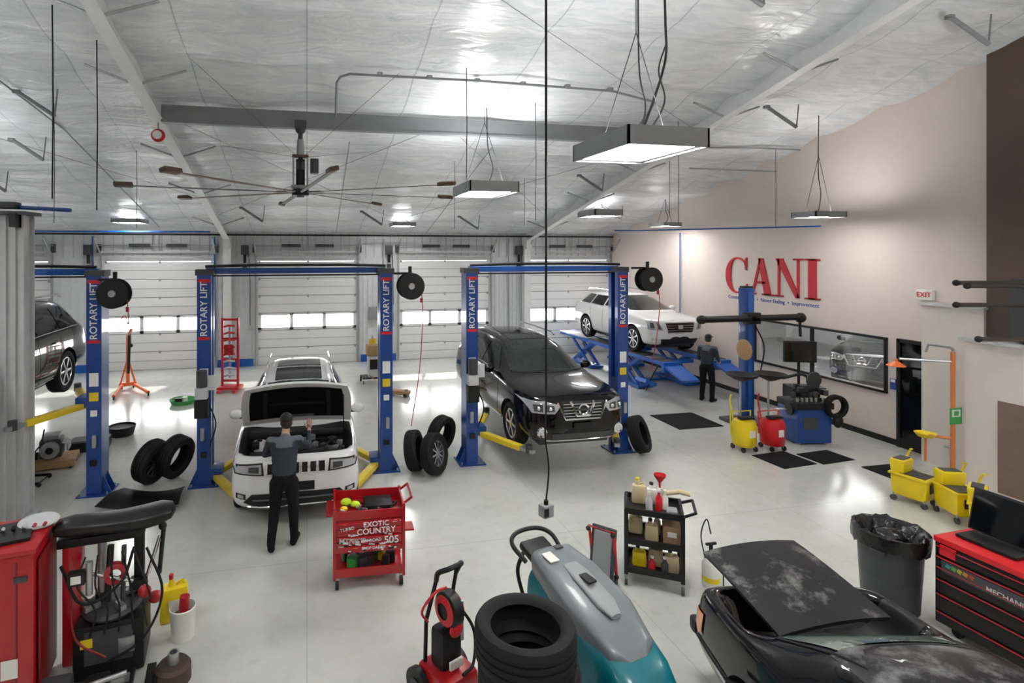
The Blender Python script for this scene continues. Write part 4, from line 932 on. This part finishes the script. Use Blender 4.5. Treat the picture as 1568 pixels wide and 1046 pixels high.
# ---------------------------------------------------------------- left foreground tyre changer
mb=MB('tire_changer'); RDK=mat('red_dark',(.20,.006,.010),.4)
mb.box((-1.05,-.2,.72),(.85,.62,1.40),RED,bev=.02); mb.box((-1.05,-.2,1.43),(.9,.68,.04),RED,bev=.01); mb.box((-.60,-.2,.72),(.02,.5,1.2),RDK,bev=.005)
for x in(-.9,-.75,-1.1): mb.box((x,-.515,.8),(.012,.012,1.1),RDK)
mb.box((-.95,-.52,.95),(.10,.01,.3),BLK); mb.box((-.80,-.52,.45),(.12,.01,.16),WPL); mb.box((-.72,-.52,1.2),(.1,.01,.05),DKG)
mb.box((-.95,-.2,1.465),(.45,.4,.03),BLK,rot=(0,0,10)); mb.lathe([(0,0),(.16,0),(.17,.012),(.16,.025),(0,.02)],(-.72,-.02,1.46),LGR,seg=30)
for k in range(8): mb.cyl((-.66-.08*k,-.12,1.46),(-.62-.08*k,-.2,1.52),.015,random.choice([STL,BLK,RED]))
PADM=mat('vinyl_pad',(.012,.012,.013),.35,spec=.4)
t=bmesh.new(); rs=[]
for i,(x,w,h,z) in enumerate([(-.62,.03,.02,1.36),(-.58,.12,.06,1.36),(-.45,.145,.08,1.36),(-.2,.14,.08,1.345),(.0,.15,.085,1.34),(.18,.17,.09,1.35),(.32,.17,.085,1.37),(.42,.12,.06,1.38),(.45,.03,.02,1.38)]):
    rs.append([t.verts.new((x,.03+w*math.copysign(abs(math.cos(a))**.7,math.cos(a)),z+h*math.copysign(abs(math.sin(a))**.8,math.sin(a)))) for a in [2*math.pi*k/20 for k in range(20)]])
for i in range(len(rs)-1):
    for k in range(20): t.faces.new((rs[i][k],rs[i][(k+1)%20],rs[i+1][(k+1)%20],rs[i+1][k]))
t.faces.new(rs[0]); t.faces.new(rs[-1][::-1]); mb.add(t,Matrix.Identity(4),PADM)
mb.box((-.2,.02,1.22),(.75,.14,.08),BLK,bev=.02)
mb.box((-.45,.05,.65),(.16,.18,1.2),RED,bev=.02); mb.cyl((-.2,0,.1),(-.2,0,1.22),.04,STL); mb.cyl((-.2,0,.1),(-.2,0,.7),.06,BLK)
mb.box((.12,.05,1.0),(.09,.10,.6),BLK,bev=.01); mb.cyl((.12,.05,.4),(.12,.05,1.0),.028,CHR); mb.sph((.12,.05,.4),.06,BLK); mb.box((.12,0,.72),(.16,.12,.1),BLK,bev=.02)
mb.cyl((.05,-.1,.3),(.3,.1,1.1),.02,CHR); mb.cyl((.3,.05,.75),(.34,.05,1.2),.022,BLK); mb.sph((.33,.05,1.22),.04,BLK)
mb.lathe([(0,0),(.24,0),(.26,.03),(.24,.06),(0,.07)],(-.1,-.05,.55),DKG,seg=30)
for k in range(4):
    a=R(k*90+30); mb.box((-.1+.18*math.cos(a),-.05+.18*math.sin(a),.64),(.14,.06,.05),STL,rot=(0,0,k*90+30),bev=.01)
mb.box((-.1,0,.27),(.6,.5,.50),BLK,bev=.03); mb.box((-.1,-.26,.32),(.4,.02,.3),DKG); mb.box((-.28,-.275,.38),(.1,.01,.08),YBR); mb.box((.05,-.27,.3),(.14,.03,.14),STL,bev=.01)
mb.tube(sm([(-.5,-.2,1.1),(-.3,-.35,.8),(.0,-.3,.9),(.1,-.15,1.15)]),.014,RUB); mb.tube(sm([(.2,-.1,1.1),(.35,-.2,.7),(.2,-.3,.35),(-.1,-.32,.2)]),.012,RUB); mb.tube(sm([(-.4,-.3,.9),(-.35,-.36,.5),(-.1,-.4,.3)]),.010,RDK)
for k in range(5): mb.tube(sm([(-.3+.1*k,-.2,1.15),(-.35+.15*k,-.3,.95-.05*k),(-.2+.1*k,-.32,.7),(-.25+.12*k,-.3,.45)]),.009,random.choice([RUB,BLK,DKG]))
mb.sph((.2,-.24,.75),(.06,.05,.06),RED); mb.sph((.28,-.1,.6),(.07,.05,.06),RED); mb.box((-.35,-.3,1.02),(.14,.08,.12),BLK,bev=.01); mb.box((-.35,-.345,1.02),(.08,.005,.07),WPL); mb.cyl((-.25,-.3,.85),(-.25,-.3,1.15),.03,STL)
mb.lathe([(.05,-.03),(.1,-.03),(.1,.03),(.05,.03)],(-.05,-.2,.95),RED,'Y'); mb.cyl((-.3,-.2,1.0),(.1,-.22,.86),.018,CHR); mb.cyl((.0,-.15,.6),(.02,-.2,1.2),.022,DKG); mb.cyl((-.12,-.2,.7),(-.1,-.15,1.2),.03,BLK)
for k in range(5): mb.box((-.45+.18*k,-.42,.05),(.08,.28,.06),BLK,bev=.01)
mb.box((-.2,-.44,.1),(.6,.06,.05),STL); mb.box((-.5,-.5,.16),(.3,.25,.14),DKG,bev=.03); mb.box((-.15,-.52,.14),(.2,.2,.12),BLK,bev=.03); mb.cyl((-.4,-.62,.2),(.1,-.6,.26),.02,STL)
mb.done((-1.75,5.95,0),rz=8)
mb=MB('oil_jug'); jug(mb,0,0,0,YBR,.44,.30,.2,REDB); mb.box((0,-.105,.18),(.12,.005,.12),WPL); mb.done((-1.42,6.5,0.0),rz=15)
mb=MB('grease_pail'); mb.lathe([(0,0),(.11,0),(.125,.3),(.13,.31),(.12,.32),(.11,.05),(0,.05)],(0,0,0),WPL); mb.lathe([(.0,.2),(.115,.22)],(0,0,0),DKG); mb.cyl((0,0,.2),(.02,0,.42),.05,RED); mb.done((-1.26,6.15,0))
mb=MB('brake_drum'); mb.lathe([(.05,.16),(.05,.10),(.12,.10),(.12,0),(.155,0),(.155,.13),(.13,.16),(.05,.16)],(0,0,0),mat('rust_iron',(.10,.07,.055),.6,.6)); mb.lathe([(.035,.10),(.035,.26),(.05,.26),(.05,.16)],(0,0,0),STL); mb.done((-1.22,5.55,0))
# ---------------------------------------------------------------- engine on dolly etc.
mb=MB('engine_on_dolly'); mb.box((0,0,.14),(.8,.55,.04),WOOD); 
for k in(-.25,0,.25): mb.box((0,k,.08),(.8,.08,.08),WOOD)
for sx in(-1,1):
    for sy in(-1,1): mb.cyl((sx*.33,sy*.24-.02,.035),(sx*.33,sy*.24+.02,.035),.035,BLK)
mb.box((0,0,.36),(.36,.34,.34),DKG,bev=.04); mb.cyl((0,-.18,.36),(0,-.26,.36),.15,STL,seg=24); mb.cyl((0,-.26,.36),(0,-.28,.36),.06,BLK); mb.box((0,0,.56),(.26,.3,.08),GRY,bev=.02)
for k in range(6): mb.tube([(.18,-.13+.05*k,.45),(.27,-.13+.05*k,.42),(.27,-.13+.05*k,.3)],.018,STL)
mb.cyl((-.2,-.1,.25),(-.3,-.1,.25),.07,BLK); mb.done((-4.65,11.55,0),rz=12)
mb=MB('transmission_jack'); mb.tube([(-.3,-.2,.06),(.3,-.2,.06),(.3,.2,.06),(-.3,.2,.06)],.025,BLK,closed=True)
for sx in(-1,1):
    for sy in(-1,1): mb.sph((sx*.3,sy*.2,.04),.04,BLK)
mb.cyl((0,0,.06),(0,0,.8),.05,BLK); mb.cyl((0,0,.8),(0,0,1.1),.025,CHR); mb.box((0,0,1.12),(.3,.2,.03),BLK); mb.tube([(.05,0,.4),(.3,-.1,.7),(.35,-.12,.95)],.012,BLK); mb.done((-4.75,10.75,0))
mb=MB('parts_tub'); mb.lathe([(0,.0),(.22,.0),(.27,.2),(.28,.2),(.23,-.0)],(0,0,0),BLK); mb.lathe([(0,.15),(.25,.16)],(0,0,0),DKG); mb.done((-3.95,13.2,0))
mb=MB('parts_tub'); mb.box((0,0,.1),(.7,.45,.2),BLK,bev=.03); mb.box((0,0,.205),(.6,.36,.012),DKG); mb.done((-4.3,12.4,0),rz=8)
mb=MB('engine_hoist')
for sx in(-1,1): mb.cyl((sx*.15,.3,.12),(sx*.42,-.9,.10),.045,ORG); mb.cyl((sx*.42-.02,-.9,.05),(sx*.42+.02,-.9,.05),.05,BLK); mb.cyl((sx*.15-.02,.35,.06),(sx*.15+.02,.35,.06),.06,BLK)
mb.box((0,.3,.14),(.45,.1,.1),ORG); mb.cyl((0,.3,.12),(0,.25,1.55),.05,ORG); mb.cyl((0,.3,1.5),(0,-.85,1.85),.045,ORG); mb.cyl((0,.1,.5),(0,-.3,1.62),.04,BLK); mb.cyl((0,-.85,1.85),(0,-.85,1.45),.012,STL); mb.sph((0,-.85,1.42),.05,BLK)
mb.tube([(0,.32,1.0),(0,.5,1.1)],.015,BLK)
for sx in(-1,1): mb.cyl((sx*.2,.3,.12),(0,.28,.9),.025,ORG)
mb.done((-5.0,17.3,0),rz=20)
mb=MB('strut_compressor')
for sx in(-1,1): mb.box((sx*.22,0,1.1),(.06,.06,2.0),REDB); mb.box((sx*.22,0,.06),(.08,.8,.06),REDB)
for z in(.3,.9,1.5,2.05): mb.box((0,0,z),(.5,.05,.06),REDB)
for k in range(8):
    z=.45+.2*k; mb.tube([(-.15,-.08,z),(.0,-.16,z+.05),(.15,-.08,z+.02)],.03,random.choice([REDB,BLK,STL]))
mb.cyl((0,-.05,.4),(0,-.05,1.9),.03,STL); mb.box((0,-.1,1.2),(.26,.12,.3),RED,bev=.02); mb.box((0,0,.12),(.6,.5,.05),REDB); mb.done((-2.15,16.7,0),rz=-10)
mb=MB('drain_pan'); mb.lathe([(0,.02),(.26,.02),(.32,.12),(.33,.12),(.27,0),(0,0)],(0,0,0),GRN); mb.cyl((.05,.02,.03),(.05,.02,.16),.07,WPL); mb.box((-.1,0,.08),(.16,.12,.12),BLK); mb.done((-3.2,15.6,0))
mb=MB('welding_cart'); mb.box((0,0,.18),(.7,.5,.04),BLK); mb.box((0,-.02,.52),(.34,.46,.62),LGR,bev=.02); mb.box((0,-.255,.6),(.26,.01,.3),BLK); mb.cyl((.0,.2,.2),(.0,.2,1.3),.11,YEL); mb.cyl((.0,.2,1.3),(.0,.2,1.4),.05,STL,.03)
mb.box((0,-.02,1.0),(.42,.4,.3),CARD); mb.tube(sm([(.2,-.2,.6),(.35,-.3,.4),(.5,-.3,.15),(.3,-.35,.12)]),.018,ORG)
for sx in(-1,1): mb.cyl((sx*.34,.2,.1),(sx*.38,.2,.1),.1,BLK,seg=20); mb.cyl((sx*.3,-.2,.05),(sx*.33,-.2,.05),.05,BLK)
mb.done((1.98,16.9,0))
mb=MB('floor_jack'); mb.box((0,0,.10),(.26,.6,.1),WOOD,bev=.02); mb.cyl((0,.3,.12),(0,.9,.5),.015,WOOD)
for sx in(-1,1):
    for sy in(-1,1): mb.cyl((sx*.13-.02,sy*.22,.05),(sx*.13+.02,sy*.22,.05),.05,BLK)
mb.cyl((0,-.22,.14),(0,-.22,.2),.05,STL); mb.done((2.5,15.2,0),rz=60)
# ---------------------------------------------------------------- alignment rack
mb=MB('alignment_rack')
for sx in(-1,1):
    X=sx*.78
    mb.box((X,.3,.94),(.52,6.2,.10),BLB,bev=.01); mb.box((X,.3,.995),(.46,6.1,.012),DKG); mb.box((X,-2.85,.86),(.54,.10,.26),BLB); mb.box((X,-3.25,.78),(.5,.8,.05),BLB,rot=(18,0,0))
    mb.box((X-sx*.27,.3,1.0),(.03,6.2,.05),BLB); mb.box((X,-.9,.06),(.5,1.6,.08),BLB); mb.box((X,1.9,.06),(.5,1.6,.08),BLB)
    for yy in(-.9,1.9):
        for o in(-.16,.16):
            mb.box((X+o,yy,.48),(.05,1.55,.09),BLB,rot=(32,0,0)); mb.box((X+o*.6,yy,.48),(.05,1.55,.09),BLB,rot=(-32,0,0))
        mb.cyl((X-.22,yy,.48),(X+.22,yy,.48),.04,STL); mb.cyl((X,yy-.6,.15),(X,yy+.2,.7),.04,STL)
    mb.box((X,-2.15,1.005),(.40,.36,.02),STL)
mb.box((0,.2,.82),(1.3,.14,.14),BLB); mb.box((0,-1.9,.80),(1.2,.10,.10),BLB); mb.box((0,-.7,.03),(1.9,.2,.05),BLB)
mb.box((-1.25,-2.4,.4),(.35,.5,.1),BLB,rot=(0,20,0)); mb.tube([(-1.0,-2.6,.9),(-1.15,-2.5,.5),(-1.1,-2.2,.1)],.02,BLK)
mb.done((10.45,16.2,0))
mb=MB('alignment_camera_tower')
mb.box((0,0,1.6),(.24,.22,3.1),BLU,bev=.015); mb.box((0,-.115,1.6),(.10,.01,2.9),mat('tower_inner',(.02,.10,.34),.5)); mb.box((0,0,.04),(.9,.7,.08),DKG,bev=.02)
mb.cyl((-1.35,-.2,2.46),(1.3,-.2,2.46),.075,BLK); mb.box((0,-.16,2.46),(.34,.2,.26),BLK,bev=.02); mb.sph((-1.35,-.2,2.46),(.12,.10,.10),BLK); mb.sph((1.3,-.2,2.44),(.14,.10,.12),BLK); mb.box((0,-.3,2.46),(.16,.06,.1),GLS)
mb.cyl((1.28,-.2,2.4),(1.3,-.2,2.0),.03,BLK); mb.lathe([(0,-.03),(.2,-.03),(.24,0),(.2,.03),(0,.03)],(-.25,-.22,1.75),WOOD,'X'); mb.box((0,0,3.16),(.2,.18,.06),BLK)
mb.tube(sm([(.1,-.15,2.3),(.3,-.2,1.8),(.2,-.2,1.2)]),.015,BLK)
mb.done((10.05,11.15,0))
mb=MB('computer_stand'); mb.box((0,0,.5),(.55,.5,.9),BLK,bev=.02); mb.box((0,-.26,.62),(.45,.02,.2),DKG); mb.box((0,-.28,1.0),(.6,.3,.04),DKG); mb.cyl((0,.1,.95),(0,.1,1.5),.03,BLK); mb.box((0,.05,1.72),(.68,.08,.48),BLK,bev=.015); mb.box((0,.005,1.72),(.62,.005,.42),GLS); mb.box((0,-.3,1.03),(.4,.14,.02),BLK); mb.done((10.95,10.55,0),rz=-20)
mb=MB('wheel_balancer')
mb.box((0,0,.38),(.75,.6,.70),BLU,bev=.03); mb.box((0,-.02,.80),(.8,.64,.14),BLK,bev=.03); mb.box((-.1,-.3,.45),(.3,.02,.24),DKG); mb.cyl((-.3,-.1,.7),(-.65,-.1,.7),.03,CHR); mb.cyl((-.38,-.1,.7),(-.42,-.1,.7),.12,BLK,seg=24)
mb.tube(sm([(.25,.2,.8),(.3,.25,1.2),(.1,.2,1.35),(-.4,.1,1.3)]),.03,BLK); tyre(mb,(.42,-.34,.80),.24,.14,'Y',rin=.16); mb.box((.1,0,1.0),(.3,.2,.28),BLK,bev=.03)
for k in range(7): mb.cyl((-.3+.1*k,-.2,.87),(-.3+.1*k,-.2,.95),.03,random.choice([STL,BLK,RED]))
for k in range(16): mb.box((random.uniform(-.35,.35),random.uniform(-.25,.2),.92+random.uniform(0,.2)),(.1,.08,.12),random.choice([BLK,DKG,BLK]),rot=(0,0,random.uniform(0,90)),bev=.015)
mb.sph((.46,-.35,.5),(.1,.08,.14),BLK); mb.lathe([(0,-.02),(.16,-.02),(.18,0),(.16,.02),(0,.02)],(.3,.1,1.25),DKG,'Y')
for sx in(-1,1):
    for sy in(-1,1): mb.cyl((sx*.3,sy*.22,0),(sx*.3,sy*.22,.06),.04,STL)
mb.done((10.30,9.85,0),rz=-8)
def drainer(x,y,m,z=1.42):
    mb=MB('oil_drain_tank'); mb.lathe([(0,.10),(.19,.10),(.22,.14),(.23,.5),(.20,.60),(.08,.64),(0,.64)],(0,0,0),m); mb.cyl((.0,.1,.6),(0,.1,z),.02,STL); mb.lathe([(.02,-.06),(.08,-.04),(.28,.06),(.30,.10),(.28,.10),(.06,0),(0,0)],(0,.05,z),BLK,seg=30)
    mb.box((0,-.05,.66),(.3,.14,.05),BLK,bev=.02); mb.tube([(-.15,.1,.5),(-.25,.1,1.0),(-.2,.12,1.1)],.015,m); mb.tube([(-.22,.1,.3),(-.24,.1,.75),(.24,.1,.75),(.22,.1,.3)],.015,m)
    for k in range(4):
        a=R(45+90*k); mb.cyl((.2*math.cos(a)-.015,.2*math.sin(a),.05),(.2*math.cos(a)+.015,.2*math.sin(a),.05),.05,BLK); mb.cyl((.2*math.cos(a),.2*math.sin(a),.05),(.15*math.cos(a),.15*math.sin(a),.14),.015,STL)
    mb.box((0,-.225,.38),(.12,.01,.14),WPL); mb.done((x,y,0))
drainer(8.62,9.62,YBR); drainer(9.22,9.55,REDB)
MATM=mat('rubber_mat',(.012,.012,.013),.9,bump=.4,bscale=50,spec=.2)
for (x,y,w,d,rz) in((8.75,11.55,1.15,1.1,0),(8.95,9.0,.8,.7,5),(9.85,8.95,.8,.55,5),(10.45,7.95,.8,.9,0)):
    mb=MB('floor_mat'); mb.box((0,0,.006),(w,d,.012),MATM,bev=.003)
    n=int(w/.1)
    for k in range(n): mb.box((-w/2+(k+.5)*w/n,0,.013),(.03,d*.96,.004),MATM)
    mb.done((x,y,0.001),rz=rz)
# ---------------------------------------------------------------- right wall details
WGL=mat('window_glass',(.9,.95,.95),.01,trans=1.,var=.01,alpha=.22,spec=1.)
mb=MB('window_1'); y0,y1,z0,z1=WY0,WY1,WZ0,WZ1
mb.box((XR+.04,(y0+y1)/2,(z0+z1)/2),(.01,y1-y0,z1-z0),WGL)
for z in(z0,z1): mb.box((XR-.01,(y0+y1)/2,z),(.08,y1-y0+.06,.05),BLK)
for y in(y0,(y0+y1)/2,y1): mb.box((XR-.01,y,(z0+z1)/2),(.08,.05,z1-z0),BLK)
mb.done()
mb=MB('door_6'); mb.box((XR-.02,8.82,1.08),(.04,.60,2.16),GLS)
for y in(8.52,9.12): mb.box((XR-.03,y,1.1),(.08,.07,2.2),BLK)
mb.box((XR-.03,8.82,2.18),(.08,.66,.07),BLK); mb.box((XR-.03,8.82,.1),(.07,.6,.18),BLK); mb.cyl((XR-.08,8.62,.95),(XR-.08,8.62,1.2),.015,CHR); mb.done()
LR=mat('sign_red',(.52,.005,.022),.4); LB=mat('sign_blue',(.03,.07,.30),.4)
mb=MB('wall_sign')
MW=lambda y,z:Matrix(((0,0,-1,XR-.002),(-1,0,0,y),(0,1,0,z),(0,0,0,1)))
B0=2.84; TH=.03
def pr(pts,yl): mb.prism(pts,TH,MW(yl,B0),LR)
yl=13.95; cx,cy,ro=.44,.49,.51
pts=[];inn=[]
for i in range(33):
    a=R(42+(318-42)*i/32); ca=math.cos(a); pts.append((cx+ro*.86*ca,cy+ro*math.sin(a)))
    th=.045+.15*max(0,-ca)**.8; inn.append((cx+(ro*.86-th)*ca,cy+(ro-.05)*math.sin(a)))
for i in range(32): pr([pts[i],pts[i+1],inn[i+1],inn[i]],yl)
pr([(.74,.64),(.78,.64),(.80,.99),(.76,.99),(.70,.86)],yl); pr([(inn[32][0],inn[32][1]),(pts[32][0],pts[32][1]),(.82,.26),(.77,.26)],yl)
yl=13.08
pr([(.08,0),(.15,0),(.42,.98),(.36,.98)],yl); pr([(.52,0),(.74,0),(.47,.98),(.32,.98)],yl); pr([(.20,.30),(.56,.30),(.55,.36),(.22,.36)],yl)
pr([(0,0),(.25,0),(.25,.04),(0,.04)],yl); pr([(.44,0),(.82,0),(.82,.04),(.44,.04)],yl)
yl=12.22
pr([(.09,0),(.15,0),(.15,.96),(.09,.96)],yl); pr([(.02,.98),(.24,.98),(.72,.06),(.72,.0),(.62,.0)],yl); pr([(.66,0),(.72,0),(.72,.96),(.66,.96)],yl)
pr([(0,0),(.25,0),(.25,.04),(0,.04)],yl); pr([(.55,.94),(.83,.94),(.83,.98),(.55,.98)],yl)
yl=11.34
pr([(.10,0),(.31,0),(.31,.98),(.10,.98)],yl); pr([(0,0),(.41,0),(.41,.04),(0,.04)],yl); pr([(0,.94),(.41,.94),(.41,.98),(0,.98)],yl)
mb.text('Constant  •  And  •  Never Ending  •  Improvement',.14,MW(12.42,2.70),LB)
mb.done()
mb=MB('exit_sign'); mb.box((11.85,8.62,3.15),(.08,.3,.2),WPL,bev=.01); mb.text('EXIT',.13,Matrix.Translation((11.805,8.62,3.15))@Matrix.Rotation(R(-90),4,'Z')@Matrix.Rotation(R(90),4,'X'),REDB); mb.done()
mb=MB('notice_sign'); mb.box((XR-.01,9.26,1.25),(.02,.12,.22),LB); mb.box((XR-.022,9.26,1.32),(.004,.09,.06),WHT); mb.done()
mb=MB('safety_shower'); mb.cyl((0,0,0),(0,0,2.25),.035,COPP); mb.cyl((0,0,.0),(0,0,.03),.1,COPP); mb.tube([(0,0,2.2),(0,0,2.3),(-.08,0,2.34),(-.12,.3,2.34),(-.10,.36,2.2)],.022,STL)
mb.tube([(0,0,2.08),(-.3,.2,2.08),(-.62,.42,2.08)],.024,STL); mb.lathe([(.02,.1),(.03,.06),(.14,-.02),(.14,-.03),(0,-.03)],(-.66,.44,1.98),ORG)
mb.cyl((0,0,.75),(-.25,.2,.75),.025,COPP); mb.lathe([(0,0),(.10,.0),(.15,.06),(.16,.06),(.11,-.01)],(-.3,.22,.74),YBR); mb.cyl((-.3,.22,.7),(-.3,.22,.3),.02,COPP); mb.box((-.0,-.045,1.15),(.26,.01,.28),GRN); mb.box((0,-.052,1.2),(.18,.004,.12),WHT); mb.box((0,-.055,1.2),(.1,.004,.08),GRN)
mb.cyl((-.1,.05,.6),(0,.0,.6),.02,STL); mb.done((10.98,7.55,0))
mb=MB('pipe_rack'); RP=mat('rusty_pipe',(.10,.08,.07),.5,.5)
for (z,y) in((3.50,6.9),(3.46,6.75),(3.15,6.9),(2.65,6.6)): mb.cyl((10.1,y,z),(11.5,y-.35,z),.035,RP); mb.sph((10.1,y,z),.05,BLK)
mb.box((11.3,6.4,3.05),(.3,.9,1.02),DKG,bev=.02); mb.box((11.3,6.2,3.65),(.25,.3,.2),BLK)
mb.done()
# ---------------------------------------------------------------- world, sun, camera
w=bpy.data.worlds.new('World'); scene.world=w; w.use_nodes=True
bg=w.node_tree.nodes['Background']; sk=w.node_tree.nodes.new('ShaderNodeTexSky'); sk.sky_type='HOSEK_WILKIE'; sk.turbidity=6; sk.sun_direction=(0.2,.75,.6)
mixn=w.node_tree.nodes.new('ShaderNodeMix'); mixn.data_type='RGBA'; mixn.inputs[0].default_value=.75; mixn.inputs[7].default_value=(1,1,1,1)
w.node_tree.links.new(sk.outputs[0],mixn.inputs[6]); w.node_tree.links.new(mixn.outputs[2],bg.inputs[0]); bg.inputs[1].default_value=14.
sl=bpy.data.lights.new('sun','SUN'); sl.energy=12; sl.angle=R(1.5); sl.color=(1,.96,.9); so=bpy.data.objects.new('sun',sl); COL.objects.link(so)
so.rotation_euler=Vector((-.25,-.85,-.45)).to_track_quat('-Z','Y').to_euler()
cam=bpy.data.cameras.new('camera'); co=bpy.data.objects.new('camera',cam); COL.objects.link(co); scene.camera=co
co.location=(0,0,4.0); co.rotation_euler=(R(90),0,R(-11.83)); cam.sensor_width=36; cam.lens=850/1568*36; cam.shift_x=136/1568; cam.shift_y=-138/1568; cam.clip_start=.05
scene.view_settings.view_transform='Standard'; scene.view_settings.exposure=0.12
